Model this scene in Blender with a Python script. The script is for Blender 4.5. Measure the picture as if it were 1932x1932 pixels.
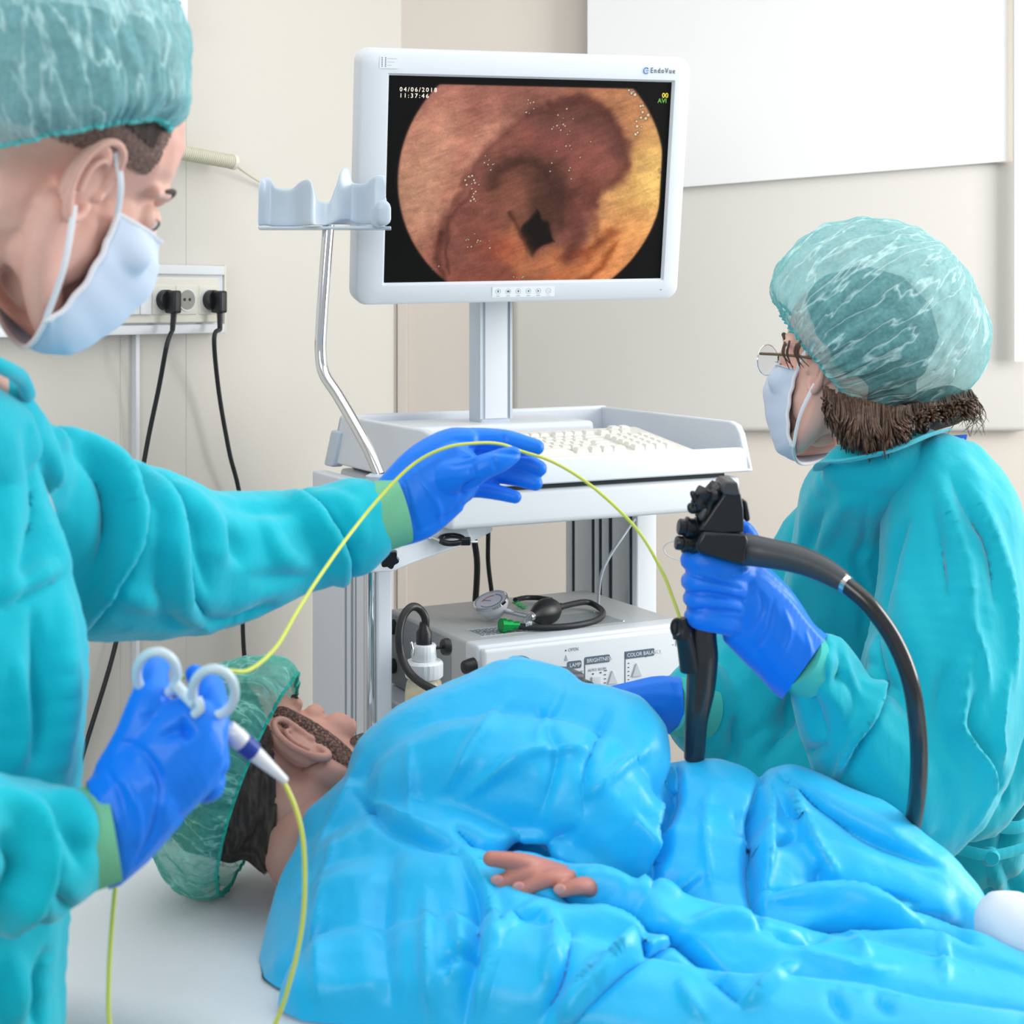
import bpy, bmesh, math, random
import numpy as np
from mathutils import Vector, Matrix, noise
random.seed(7); np.random.seed(7)
for o in list(bpy.data.objects): bpy.data.objects.remove(o, do_unlink=True)
SC = bpy.context.scene
COL = SC.collection
# ------------------------------------------------------------ camera
F = 3000.0; CX = 966.0; HY = 565.0; CAMZ = 1.58
cam_d = bpy.data.cameras.new('camera'); cam = bpy.data.objects.new('camera', cam_d); COL.objects.link(cam)
cam.location = (0, 0, CAMZ); cam.rotation_euler = (math.pi/2, 0, 0)
cam_d.sensor_width = 36; cam_d.lens = F/1932*36
cam_d.shift_y = -(966-HY)/1932
cam_d.dof.use_dof = True; cam_d.dof.focus_distance = 2.15; cam_d.dof.aperture_fstop = 9
cam_d.clip_start = .02
SC.camera = cam
# ------------------------------------------------------------ world, light, exposure
SC.view_settings.view_transform = 'Standard'; SC.view_settings.look = 'None'
SC.view_settings.exposure = -0.04; SC.view_settings.gamma = 1; SC.view_settings.use_curve_mapping = False
w = bpy.data.worlds.new('daylight'); SC.world = w; w.use_nodes = True
w.node_tree.nodes['Background'].inputs[0].default_value = (.97, .985, 1, 1)
w.node_tree.nodes['Background'].inputs[1].default_value = .52
def area(name, loc, target, sx, sy, power, color=(1, 1, 1)):
    d = bpy.data.lights.new(name, 'AREA'); d.shape = 'RECTANGLE'; d.size = sx; d.size_y = sy; d.energy = power; d.color = color
    o = bpy.data.objects.new(name, d); COL.objects.link(o); o.location = loc
    o.rotation_euler = (Vector(target)-Vector(loc)).to_track_quat('-Z', 'Y').to_euler()
    return o
area('window_light', (2.7, 2.1, 1.9), (-.2, 2.0, 1.25), 1.3, 1.5, 72, (1, .985, .96))
area('ceiling_light', (.3, 1.7, 2.72), (.3, 1.7, 0), 2.4, 2.0, 20, (.97, .985, 1))
area('front_fill', (-.9, -1.2, 2.3), (.1, 2.0, 1.1), 1.5, 1.2, 30, (.96, .98, 1))  # fill added behind the camera, not a lamp of the room
# ------------------------------------------------------------ helpers
V = Vector
def P(px, py, Z): return V(((px-CX)/F*Z, Z, CAMZ-(py-HY)/F*Z))
def lin(c):
    return tuple(((x/255)/12.92 if x/255 <= .04045 else ((x/255+.055)/1.055)**2.4) for x in c[:3])
def mat(name, rgb, rough=.5, spec=.5, metal=0, bump=None, var=None, sheen=0, coat=0, alpha=1, trans=0, emit=None, sss=0):
    m = bpy.data.materials.new(name); m.use_nodes = True
    n = m.node_tree.nodes; l = m.node_tree.links; b = n['Principled BSDF']
    c = (*lin(rgb), 1)
    b.inputs['Base Color'].default_value = c; b.inputs['Roughness'].default_value = rough
    b.inputs['Specular IOR Level'].default_value = spec; b.inputs['Metallic'].default_value = metal
    b.inputs['Sheen Weight'].default_value = sheen; b.inputs['Coat Weight'].default_value = coat
    b.inputs['Alpha'].default_value = alpha; b.inputs['Transmission Weight'].default_value = trans
    if sss:
        b.inputs['Subsurface Weight'].default_value = sss; b.inputs['Subsurface Radius'].default_value = (.02, .008, .005)
        b.inputs['Subsurface Scale'].default_value = .5
    if emit:
        b.inputs['Emission Color'].default_value = c; b.inputs['Emission Strength'].default_value = emit
    tc = n.new('ShaderNodeTexCoord')
    if var:
        rgb2, sc, lo, hi = var[:4]
        t = n.new('ShaderNodeTexNoise'); t.inputs['Scale'].default_value = sc; t.inputs['Detail'].default_value = 5
        if len(var) > 4:
            mp = n.new('ShaderNodeMapping'); mp.inputs['Scale'].default_value = var[4]
            l.new(tc.outputs['Object'], mp.inputs[0]); l.new(mp.outputs[0], t.inputs[0])
        else: l.new(tc.outputs['Object'], t.inputs[0])
        r = n.new('ShaderNodeValToRGB'); r.color_ramp.elements[0].position = lo; r.color_ramp.elements[1].position = hi
        r.color_ramp.elements[0].color = c; r.color_ramp.elements[1].color = (*lin(rgb2), 1)
        l.new(t.outputs[0], r.inputs[0]); l.new(r.outputs[0], b.inputs['Base Color'])
    if bump:
        prev = None
        for (sc, st, dist, stretch) in bump:
            t = n.new('ShaderNodeTexNoise'); t.inputs['Scale'].default_value = sc; t.inputs['Detail'].default_value = 4
            mp = n.new('ShaderNodeMapping'); mp.inputs['Scale'].default_value = stretch
            l.new(tc.outputs['Object'], mp.inputs[0]); l.new(mp.outputs[0], t.inputs[0])
            bp = n.new('ShaderNodeBump'); bp.inputs['Strength'].default_value = st; bp.inputs['Distance'].default_value = dist
            l.new(t.outputs[0], bp.inputs['Height'])
            if prev: l.new(prev.outputs[0], bp.inputs['Normal'])
            prev = bp
        l.new(prev.outputs[0], b.inputs['Normal'])
    return m
def link(name, me, m, parent=None, smooth=True):
    o = bpy.data.objects.new(name, me); COL.objects.link(o)
    if m is not None and not me.materials: me.materials.append(m)
    if smooth and me.polygons: me.polygons.foreach_set('use_smooth', [True]*len(me.polygons))
    if parent is not None:
        o.parent = parent
        if parent.get('_root'): o.matrix_parent_inverse = Matrix.Translation(-parent.location)
    return o
def mk(name, vs, fs, m, parent=None, smooth=True):
    me = bpy.data.meshes.new(name); me.from_pydata([tuple(v) for v in vs], [], [tuple(f) for f in fs]); me.update()
    return link(name, me, m, parent, smooth)
def thing(name, loc, label, cat, group=None):
    o = bpy.data.objects.new(name, None); COL.objects.link(o); o.location = loc; o['_root'] = 1; o.empty_display_size = .05
    o['label'] = label; o['category'] = cat
    if group: o['group'] = group
    return o
def tag(o, label, cat, group=None):
    o['label'] = label; o['category'] = cat
    if group: o['group'] = group
    return o
class MB:                                   # mesh builder: several shapes in one mesh
    def __init__(s): s.v = []; s.f = []
    def add(s, vs, fs):
        k = len(s.v); s.v += [V(v) for v in vs]; s.f += [tuple(i+k for i in f) for f in fs]; return s
    def box(s, fr, lo, hi, bev=0):          # box in a frame function fr(x,y,z), bevelled
        bm = bmesh.new(); bmesh.ops.create_cube(bm, size=1)
        c = [(a+b)/2 for a, b in zip(lo, hi)]; d = [abs(b-a) for a, b in zip(lo, hi)]
        for v in bm.verts: v.co = V((c[0]+v.co.x*d[0], c[1]+v.co.y*d[1], c[2]+v.co.z*d[2]))
        if bev: bmesh.ops.bevel(bm, geom=list(bm.edges), offset=min(bev, min(d)*.48), segments=3, affect='EDGES', profile=.6)
        bm.verts.index_update()
        s.add([fr(*v.co) for v in bm.verts], [[v.index for v in f.verts] for f in bm.faces]); bm.free(); return s
    def tube(s, pts, rad, seg=14, smooth=0, cap=True, flat=None):
        pts = [V(p) for p in pts]
        if not hasattr(rad, '__len__'): rad = [rad]*len(pts)
        if smooth:
            q = []; rr = []
            n = len(pts)
            for i in range(n-1):
                p0 = pts[max(i-1, 0)]; p1 = pts[i]; p2 = pts[i+1]; p3 = pts[min(i+2, n-1)]
                for k in range(smooth):
                    t = k/smooth
                    q.append(.5*((2*p1)+(p2-p0)*t+(2*p0-5*p1+4*p2-p3)*t*t+(3*p1-p0-3*p2+p3)*t**3)); rr.append(rad[i]*(1-t)+rad[i+1]*t)
            q.append(pts[-1]); rr.append(rad[-1]); pts = q; rad = rr
        vs = []; fs = []; n = len(pts)
        up = None
        for i, p in enumerate(pts):
            t = (pts[min(i+1, n-1)]-pts[max(i-1, 0)]).normalized()
            if up is None:
                up = t.orthogonal().normalized()
                if flat is not None: up = (V(flat)-t*V(flat).dot(t)).normalized()
            up = (up-t*up.dot(t)).normalized(); si = t.cross(up)
            for k in range(seg):
                a = 2*math.pi*k/seg
                f = 1 if flat is None else .22
                vs.append(p+(up*math.cos(a)*f+si*math.sin(a))*rad[i])
        for i in range(n-1):
            for k in range(seg):
                a = i*seg+k; b = i*seg+(k+1) % seg
                fs.append((a, b, b+seg, a+seg))
        if cap:
            fs.append(tuple(range(seg))[::-1]); fs.append(tuple((n-1)*seg+k for k in range(seg)))
        return s.add(vs, fs)
    def lathe(s, o, ax, prof, seg=28, wob=None):     # prof: (along, radius)
        ax = V(ax).normalized(); u = ax.orthogonal().normalized(); w2 = ax.cross(u); o = V(o)
        vs = []; fs = []
        for (h, r) in prof:
            for k in range(seg):
                a = 2*math.pi*k/seg; rr = r*(wob(a) if wob else 1)
                vs.append(o+ax*h+(u*math.cos(a)+w2*math.sin(a))*rr)
        for i in range(len(prof)-1):
            for k in range(seg):
                a = i*seg+k; b = i*seg+(k+1) % seg
                fs.append((a, b, b+seg, a+seg))
        fs.append(tuple(range(seg))[::-1]); fs.append(tuple((len(prof)-1)*seg+k for k in range(seg)))
        return s.add(vs, fs)
    def prism(s, fr, poly, z0, z1):
        n = len(poly)
        vs = [fr(x, y, z0) for x, y in poly]+[fr(x, y, z1) for x, y in poly]
        fs = [tuple(range(n))[::-1], tuple(range(n, 2*n))]+[(i, (i+1) % n, (i+1) % n+n, i+n) for i in range(n)]
        return s.add(vs, fs)
    def build(s, name, m, parent=None, smooth=True, bevel=0, auto=True):
        o = mk(name, s.v, s.f, m, parent, smooth)
        bm = bmesh.new(); bm.from_mesh(o.data); bmesh.ops.recalc_face_normals(bm, faces=bm.faces); bm.to_mesh(o.data); bm.free()
        if smooth: o.data.polygons.foreach_set('use_smooth', [True]*len(o.data.polygons))
        if bevel:
            b = o.modifiers.new('b', 'BEVEL'); b.width = bevel; b.segments = 3; b.limit_method = 'ANGLE'
        if smooth and auto:
            try: o.data.set_sharp_from_angle(angle=math.radians(40))
            except Exception: pass
        return o
def ident(x, y, z): return V((x, y, z))
def text(name, s, fr, x, y, z, size, m, parent=None, align='LEFT', sx=1, depth=.0002, sp=1):
    cu = bpy.data.curves.new('t', 'FONT'); cu.body = s; cu.size = size; cu.align_x = align; cu.extrude = depth; cu.resolution_u = 2; cu.space_character = sp
    o = bpy.data.objects.new('t', cu); COL.objects.link(o)
    dg = bpy.context.evaluated_depsgraph_get(); me = bpy.data.meshes.new_from_object(o.evaluated_get(dg))
    bpy.data.objects.remove(o, do_unlink=True)
    for v in me.vertices: v.co = fr(x+v.co.x*sx, y+v.co.y, z+v.co.z)
    me.materials.clear()
    return link(name, me, m, parent, False)
# ---- soft bodies: swept spheres, voxel fused, then creased
bm0 = bmesh.new(); bmesh.ops.create_icosphere(bm0, subdivisions=2, radius=1)
ICO_V = np.array([v.co[:] for v in bm0.verts]); ICO_F = np.array([[v.index for v in f.verts] for f in bm0.faces]); bm0.free()
class Blob:
    def __init__(s): s.v = []; s.f = []; s.n = 0
    def ell(s, c, r, M=None):
        if not hasattr(r, '__len__'): r = (r, r, r)
        v = ICO_V*np.array(r)+np.array(c)
        if M is not None:
            A = np.array(M); v = v@A[:3, :3].T+A[:3, 3]
        s.v.append(v); s.f.append(ICO_F+s.n); s.n += len(v); return s
    def chain(s, pts, M=None, k=(1, 1, 1), step=.25):
        pts = [tuple(p) for p in pts]
        q = []; n = len(pts)
        for i in range(n-1):
            a = np.array(pts[i]); b = np.array(pts[i+1]); p0 = np.array(pts[max(i-1, 0)]); p3 = np.array(pts[min(i+2, n-1)])
            L = np.linalg.norm(b[:3]-a[:3]); m_ = max(2, int(L/(max(min(a[3], b[3]), .002)*step)))
            for j in range(m_):
                t = j/m_
                q.append(.5*((2*a)+(b-p0)*t+(2*p0-5*a+4*b-p3)*t*t+(3*a-p0-3*b+p3)*t**3))
        q.append(np.array(pts[-1]))
        for x in q:
            r = max(x[3], .001); s.ell(x[:3], (r*k[0], r*k[1], r*k[2]), M)
        return s
    def px(s, pts, k=1, step=.25):            # (px,py,Z,radius_px)
        q = []
        for (a, b, Z, r) in pts:
            p = P(a, b, Z); q.append((p.x, p.y, p.z, r*Z/F))
        return s.chain(q, None, (1, k, 1), step)
    def build(s, voxel, smooth=4):
        me = bpy.data.meshes.new('tmp'); v = np.concatenate(s.v); f = np.concatenate(s.f)
        me.from_pydata(v.tolist(), [], f.tolist()); me.update()
        o = bpy.data.objects.new('tmp', me); COL.objects.link(o)
        r = o.modifiers.new('r', 'REMESH'); r.mode = 'VOXEL'; r.voxel_size = voxel
        sm = o.modifiers.new('s', 'SMOOTH'); sm.iterations = smooth; sm.factor = .5
        dg = bpy.context.evaluated_depsgraph_get(); out = bpy.data.meshes.new_from_object(o.evaluated_get(dg))
        bpy.data.objects.remove(o, do_unlink=True); bpy.data.meshes.remove(me)
        return out
def co_of(me):
    a = np.empty(len(me.vertices)*3); me.vertices.foreach_get('co', a); return a.reshape(-1, 3)
def no_of(me):
    a = np.empty(len(me.vertices)*3); me.vertices.foreach_get('normal', a); return a.reshape(-1, 3)
def set_co(me, a): me.vertices.foreach_set('co', a.ravel()); me.update()
def proj(a):
    return np.stack([CX+F*a[:, 0]/a[:, 1], HY-F*(a[:, 2]-CAMZ)/a[:, 1]], 1)
def crease(me, strokes, zr=(0, 9)):
    """folds: (points, width_px, height_mm, kind) kind g=round, s=step fold, p=sharp pleat"""
    co = co_of(me); no = no_of(me); q = proj(co)
    view = co-np.array([0, 0, CAMZ]); view /= np.linalg.norm(view, axis=1)[:, None]
    face = np.clip(-(no*view).sum(1)*2.0+.35, 0, 1)
    disp = np.zeros(len(co)); e_ = me.edges; el = np.mean([(me.vertices[e.vertices[0]].co-me.vertices[e.vertices[1]].co).length for e in e_[:400]]); mw = 1.9*el*F/co[:, 1].mean()
    for st in strokes:
        pts, w, h = st[0], st[1], st[2]; kind = st[3] if len(st) > 3 else 'g'
        pts = np.array(pts, float); w = max(w, mw)
        if len(pts) > 2:                      # smooth the line
            qq = []
            for i in range(len(pts)-1):
                p0 = pts[max(i-1, 0)]; a = pts[i]; b = pts[i+1]; p3 = pts[min(i+2, len(pts)-1)]
                for j in range(5):
                    t = j/5; qq.append(.5*((2*a)+(b-p0)*t+(2*p0-5*a+4*b-p3)*t*t+(3*a-p0-3*b+p3)*t**3))
            qq.append(pts[-1]); pts = np.array(qq)
        seg = np.linalg.norm(np.diff(pts, axis=0), axis=1); tot = seg.sum(); acc = 0
        sel = np.where((q[:, 0] > pts[:, 0].min()-4*w) & (q[:, 0] < pts[:, 0].max()+4*w) & (q[:, 1] > pts[:, 1].min()-4*w) & (q[:, 1] < pts[:, 1].max()+4*w) & (co[:, 1] > zr[0]) & (co[:, 1] < zr[1]))[0]
        if len(sel) == 0: continue
        qs = q[sel]; best = np.full(len(qs), 1e9); sd = np.zeros(len(qs)); tt = np.zeros(len(qs))
        for i in range(len(pts)-1):
            a = pts[i]; d = pts[i+1]-a; L2 = (d*d).sum()+1e-9
            t = np.clip(((qs-a)@d)/L2, 0, 1); r = qs-(a+t[:, None]*d); ds = np.hypot(r[:, 0], r[:, 1])
            m_ = ds < best; best[m_] = ds[m_]; sd[m_] = np.sign(d[0]*r[m_, 1]-d[1]*r[m_, 0]); tt[m_] = (acc+t[m_]*seg[i])/tot
            acc += seg[i]
        tap = np.clip(np.sin(np.pi*np.clip(tt, .0, 1))**.6, .12, 1)
        wl = w*(.55+.45*tap)
        if kind == 'g': f_ = np.exp(-(best/wl)**2)
        elif kind == 'p': f_ = np.exp(-best/wl*1.3)
        else:
            s_ = best*sd; f_ = np.exp(-((s_-wl*.9)/wl)**2)-np.exp(-((s_+wl*.5)/(wl*.6))**2)*.8
        disp[sel] += 1.5*h/1000*f_*tap
    co += no*(disp*face)[:, None]; set_co(me, co)
def wrinkle(me, scale, amp, stretch=(1, 1, 1), ridged=True, seed=0, octv=2):
    co = co_of(me); no = no_of(me); S = V(stretch)*scale; off = V((seed*7.3, seed*3.1, seed*5.7))
    d = np.empty(len(co))
    for i, c in enumerate(co):
        p = V((c[0]*S[0], c[1]*S[1], c[2]*S[2]))+off
        v = noise.noise(p)
        if ridged: v = 1-2.2*abs(v)
        if octv > 1:
            v2 = noise.noise(p*2.3+off); v += .5*((1-2.2*abs(v2)) if ridged else v2)
        d[i] = v
    set_co(me, co+no*(d*amp)[:, None])
def crumple(me, scale, amp, seed=0, stretch=(1, 1, 1)):      # crisp facets of stiff cloth
    co = co_of(me); no = no_of(me); d = np.empty(len(co)); off = V((seed*3.7, seed*1.9, seed*2.3))
    for i, c in enumerate(co):
        p = V((c[0]*stretch[0], c[1]*stretch[1], c[2]*stretch[2]))*scale+off
        p += noise.noise_vector(p*.8)*.5
        v = noise.voronoi(p)[0]; d[i] = v[0]-.45+.45*(noise.voronoi(p*2.1+off)[0][0]-.45)
    set_co(me, co+no*(d*amp)[:, None])
def slice_open(me, p, n):                     # clean straight edge: drop everything behind the plane
    bm = bmesh.new(); bm.from_mesh(me)
    bmesh.ops.bisect_plane(bm, geom=list(bm.verts)+list(bm.edges)+list(bm.faces), plane_co=p, plane_no=n, clear_inner=True)
    bm.to_mesh(me); bm.free()
def cut(me, fn):                              # delete vertices where fn(co)->bool mask is True
    mask = fn(co_of(me)); bm = bmesh.new(); bm.from_mesh(me); bm.verts.ensure_lookup_table()
    bmesh.ops.delete(bm, geom=[bm.verts[i] for i in np.where(mask)[0]], context='VERTS'); bm.to_mesh(me); bm.free()
# ------------------------------------------------------------ materials
M_wall = mat('wall_paint', (207, 204, 197), .75, .2, bump=[(60, .03, .002, (1, 1, 1))])
M_wall2 = mat('back_wall_paint', (211, 203, 194), .75, .2, bump=[(60, .03, .002, (1, 1, 1))])
M_ceil = mat('ceiling_paint', (235, 235, 232), .8, .2)
M_floor = mat('floor_vinyl', (150, 155, 155), .45, .4, var=((170, 172, 170), 9, .4, .6))
M_white = mat('white_plastic', (214, 220, 228), .38, .45)
M_white2 = mat('white_enamel', (220, 224, 229), .32, .5)
M_cool = mat('cool_plastic', (188, 202, 216), .3, .5)
M_grey = mat('grey_metal', (190, 197, 205), .42, .5, metal=.15)
M_dgrey = mat('dark_recess', (50, 58, 62), .6, .3)
M_seam = mat('seam_line', (150, 156, 166), .6, .3)
M_alu = mat('brushed_aluminium', (168, 176, 186), .34, .5, metal=.85, bump=[(40, .05, .001, (1, 1, .02))])
M_chrome = mat('chrome', (225, 228, 232), .09, .5, metal=1)
M_black = mat('black_rubber', (24, 27, 30), .42, .5)
M_blackg = mat('black_plastic', (14, 18, 22), .28, .5)
M_cord = mat('black_cord', (34, 38, 42), .5, .4)
M_ivory = mat('ivory_plastic', (222, 219, 208), .5, .4)
M_beige = mat('beige_hose', (208, 205, 186), .55, .3)
M_green = mat('green_metal', (0, 150, 70), .25, .5, metal=.5)
M_key = mat('key_plastic', (222, 222, 216), .45, .4)
M_ink = mat('dark_ink', (60, 72, 86), .6, .2)
M_inkb = mat('grey_blue_print', (92, 108, 124), .6, .2)
M_inkl = mat('pale_ink', (165, 172, 180), .6, .2)
M_label = mat('silver_label', (196, 202, 206), .5, .4)
M_body_dev = mat('device_shell', (186, 189, 191), .42, .4, metal=.1)
# ------------------------------------------------------------ room
def struct(o): o['kind'] = 'structure'; return o
YB = 3.4; CORN = V((-.237, YB, 0)); LD = V((-.616, -.788, 0)).normalized(); LN = V((.788, -.616, 0))
def lw(t, z, off=0): return CORN+LD*t+LN*off+V((0, 0, z))        # on the left wall
def lw_t(px, off=0):                                             # distance along the left wall under a sight line
    r = (px-CX)/F; c = CORN+LN*off
    return (c.x-r*c.y)/(r*LD.y-LD.x)
def lwp(px, py, off=0):
    t = lw_t(px, off); p = lw(t, 0, off); return V((p.x, p.y, CAMZ-(py-HY)/F*p.y))
HC = 2.8
m = MB(); a = lw(0, 0); b = lw(4.6, 0)
m.add([a, b, b+V((0, 0, HC)), a+V((0, 0, HC)), a-LN*.12, b-LN*.12, b-LN*.12+V((0, 0, HC)), a-LN*.12+V((0, 0, HC))], [(0, 1, 2, 3), (4, 7, 6, 5), (0, 4, 5, 1), (3, 2, 6, 7), (1, 5, 6, 2), (0, 3, 7, 4)])
struct(m.build('wall_left', M_wall, None, False))
struct(MB().box(ident, (-.237, YB, 0), (2.9, YB+.12, HC)).build('wall_back', M_wall2, None, False))
struct(MB().box(ident, (-3.2, -2.4, -.1), (2.9, YB+.12, 0)).build('floor', M_floor, None, False))
struct(MB().box(ident, (-3.2, -2.4, HC), (2.9, YB+.12, HC+.1)).build('ceiling', M_ceil, None, False))
def bw(px, py, off=0): return P(px, py, YB-off)
# cover strip just right of the corner, low part only
p0 = bw(743, 560, 0); p1 = bw(768, 1400, 0)
struct(MB().box(ident, (p0.x, YB-.018, 0), (p0.x+.0075, YB, p0.z+.02)).box(ident, (p0.x+.0095, YB-.022, 0), (p1.x, YB, p0.z+.02)).build('trim_1', M_wall2, None, False))
p0 = bw(968, 352); p1 = bw(1940, 812)
g = MB().box(ident, (p0.x, YB-.03, p1.z), (p1.x-.01, YB-.002, p0.z+.05), .012).build('wall_board', M_cool if 0 else mat('board_laminate', (204, 201, 196), .6, .3), None)
tag(g, 'large pale board on the back wall, lower one with rounded bottom corner behind the woman', 'wall board')
q = [bw(1108, -260, .033), bw(1108, 368, .033), bw(1897, 305, .033), bw(1897, -260, .033)]
g = MB().add(q+[v+V((0, -.014, 0)) for v in q], [(0, 1, 2, 3), (4, 7, 6, 5), (0, 4, 5, 1), (1, 5, 6, 2), (2, 6, 7, 3), (3, 7, 4, 0)]).build('wall_board', mat('board_white', (222, 223, 223), .5, .3), None, False)
tag(g, 'white upper board with slanting bottom edge, high on the back wall above the woman', 'wall board')
p0 = bw(1897, 305); p1 = bw(1921, 820)
g = MB().box(ident, (p0.x+.001, YB-.06, 1.45), (bw(1921, 0).x, YB-.045, 2.6)).build('lit_wall_strip', mat('lit_wall_white', (252, 250, 246), .4, .3), None, False)  # whitened slat standing in for brightly lit wall beside the board
tag(g, 'narrow vertical strip painted bright white as lit wall at the right edge of the upper board', 'lit wall strip')
# ------------------------------------------------------------ socket trunking on the left wall
def wallbox(mb, x0, y0, x1, y1, o0, o1, bev=.001):
    """box on the left wall from two image corners; o0,o1 = offsets from the wall"""
    ta, tb = lw_t(x1), lw_t(x0); tm = (ta+tb)/2; pm = lw(tm, 0)
    z0 = CAMZ-(y1-HY)/F*pm.y; z1 = CAMZ-(y0-HY)/F*pm.y
    mb.box(lambda x, y, z: lw(x, z, y), (ta, o0, z0), (tb, o1, z1), bev); return mb
T = thing('socket_trunking', lwp(300, 632), 'white wall trunking with light switches and three round sockets', 'power sockets')
tR = lw_t(424, .034); tL = lw_t(-200); zt = lwp(424, 503).z; zb = lwp(424, 627).z
fr = lambda x, y, z: lw(x, z, y)
MB().box(fr, (tR, 0, zb), (tL, .03, zt), .002).build('trunking_body', M_white, T)
MB().box(fr, (tR-.004, 0, zb), (tR, .034, zt+.002), .001).build('end_cap', M_ivory, T)
MB().box(fr, (tR+.002, .03, zb), (tL, .037, zb+.017), .002).box(fr, (tR+.002, .03, zt-.017), (tL, .037, zt), .002).build('cover_rail', M_white2, T)
tF = lw_t(231, .041); tG = lw_t(413, .041)
MB().box(fr, (tG, .028, zb+.02), (tF, .041, zt-.022), .003).build('socket_frame', M_ivory, T)
def sq(px, w=.05):
    t = lw_t(px, .045); zc = (zt+zb)/2-.001
    return t, zc
for px in (264,):
    t, zc = sq(px)
    for dx in (-.013, .013): MB().box(fr, (t+dx-.0125, .036, zc-.026), (t+dx+.0125, .0465, zc+.026), .002).build('switch', M_white2, T)
for i, px in enumerate((310, 354, 397)):
    t, zc = sq(px)
    s = MB().box(fr, (t-.025, .036, zc-.027), (t+.025, .043, zc+.027), .003).build('socket', M_ivory, T)
    MB().lathe(lw(t, zc, .0432), LN, [(0, .0205), (.0015, .0205), (.0015, .0185), (-.004+.0035, .018), (0, .0001)], 32).build('socket_rim', M_white2, s)
    if i == 1:
        MB().lathe(lw(t, zc, .0434), LN, [(0, .0175), (.0004, .0175)], 32).build('socket_well', mat('shadow_grey', (150, 150, 140), .6), s)
        MB().lathe(lw(t+.006, zc+.001, .044), LN, [(0, .0028), (.0005, .0028)]).lathe(lw(t-.006, zc+.001, .044), LN, [(0, .0028), (.0005, .0028)]).build('socket_hole', M_dgrey, s)
def plug(px, lab, cable, lean):
    t, zc = sq(px); o = thing('power_plug', lw(t, zc, .05), lab, 'power plug', 'black plugs in the wall trunking')
    MB().lathe(lw(t, zc, .0445), LN, [(0, .0185), (.012, .0185), (.014, .0165)], 28).build('plug_face', M_black, o)
    c = lw(t-.004, zc, .062)
    MB().box(lambda x, y, z: c+LD*-(x)+LN*(y)+V((0, 0, z)), (-.009, -.012, -.024), (.009, .016, .017), .005).build('plug_body', M_black, o)
    b = c+V((0, 0, -.024))+LN*.004
    prof = []
    for k in range(9): prof += [(k*.0034, .0062-.0002*k), (k*.0034+.0017, .0062-.0002*k), (k*.0034+.0018, .0046), (k*.0034+.0033, .0046)]
    MB().lathe(b, V((-.10*lean, 0, -1)), prof, 14).build('strain_relief', M_black, o)
    e = b+V((-.10*lean, 0, -1)).normalized()*.03
    MB().tube([e]+[lwp(x, y, off) for x, y, off in cable], .0042, 12, 8).build('cord', M_cord, o)
plug(310, 'black plug with ribbed strain relief, left of the two in the wall trunking', [(315, 650, .09), (300, 730, .06), (272, 870, .03), (235, 1120, .02), (212, 1240, .02), (150, 1445, .02), (100, 1640, .02)], .8)
plug(397, 'black plug in the rightmost wall socket beside the trunking end', [(404, 640, .08), (413, 740, .05), (432, 850, .04), (455, 960, .03), (458, 1180, .03), (464, 1290, .03), (470, 1500, .03)], -.1)
# faint upright joints in the left wall lining
for k, px in enumerate((352, 228)):
    t = lw_t(px); struct(MB().box(fr, (t-.0012, 0, 0), (t+.0012, .0009, zb if px == 228 else HC)).build('trim_%d' % (k+2), mat('joint_%d' % k, (206, 203, 196), .8), None, False))
t = lw_t(252)
tag(MB().box(fr, (t-.004, 0, .3), (t+.004, .012, zb)).build('cable_duct', M_white2, None, False), 'thin white vertical duct below the wall trunking', 'cable duct')
# white unit, top left
T = thing('wall_unit', lwp(330, 45, .05), 'white wall unit with slotted grille at top behind the left cap', 'ventilation unit')
m = MB(); ta, tb = lw_t(357, .1), lw_t(-30); z0 = lwp(356, 50, .1).z
m.box(fr, (ta, 0, z0), (tb, .1, z0+.5), .006).build('housing', M_white2, T)
m = MB()
for k in range(9): m.box(fr, (ta+.02+k*.028, .1, z0+.036), (ta+.04+k*.028, .1012, z0+.041))
m.build('grille_slots', M_seam, T, False)
# beige hose lamp arm and its fine lead
T = thing('corrugated_hose', lwp(443, 306, .06), 'beige ribbed hose crossing the left wall behind the face', 'hose')
a = lwp(200, 262, .05); b = lwp(436, 305, .05); L = (b-a).length; prof = []
n = 60
for k in range(n): prof += [(L*k/n, .0135), (L*(k+.55)/n, .0135), (L*(k+.6)/n, .0124), (L*(k+.95)/n, .0124)]
MB().lathe(a, b-a, prof+[(L, .013)], 20).build('ribbed_tube', M_beige, T)
MB().lathe(b, b-a, [(0, .0142), (.008, .0145), (.01, .0125)], 24).build('end_collar', M_ivory, T)
MB().tube([b, lwp(495, 345, .02), lwp(610, 398, .008), lwp(690, 432, .006)], .0028, 8, 4).build('lead', M_beige, T)
# ------------------------------------------------------------ cart
CW = V((.883, .4695, 0)); CD = V((-.4695, .883, 0)); CO = V((-.0889, 2.3, 0))
def cf(x, y, z): return CO+CW*x+CD*y+V((0, 0, z))
T = thing('equipment_cart', cf(.25, .25, 0), 'white medical cart with deep keyboard tray, side columns and shelves', 'medical cart')
CART = T
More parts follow.
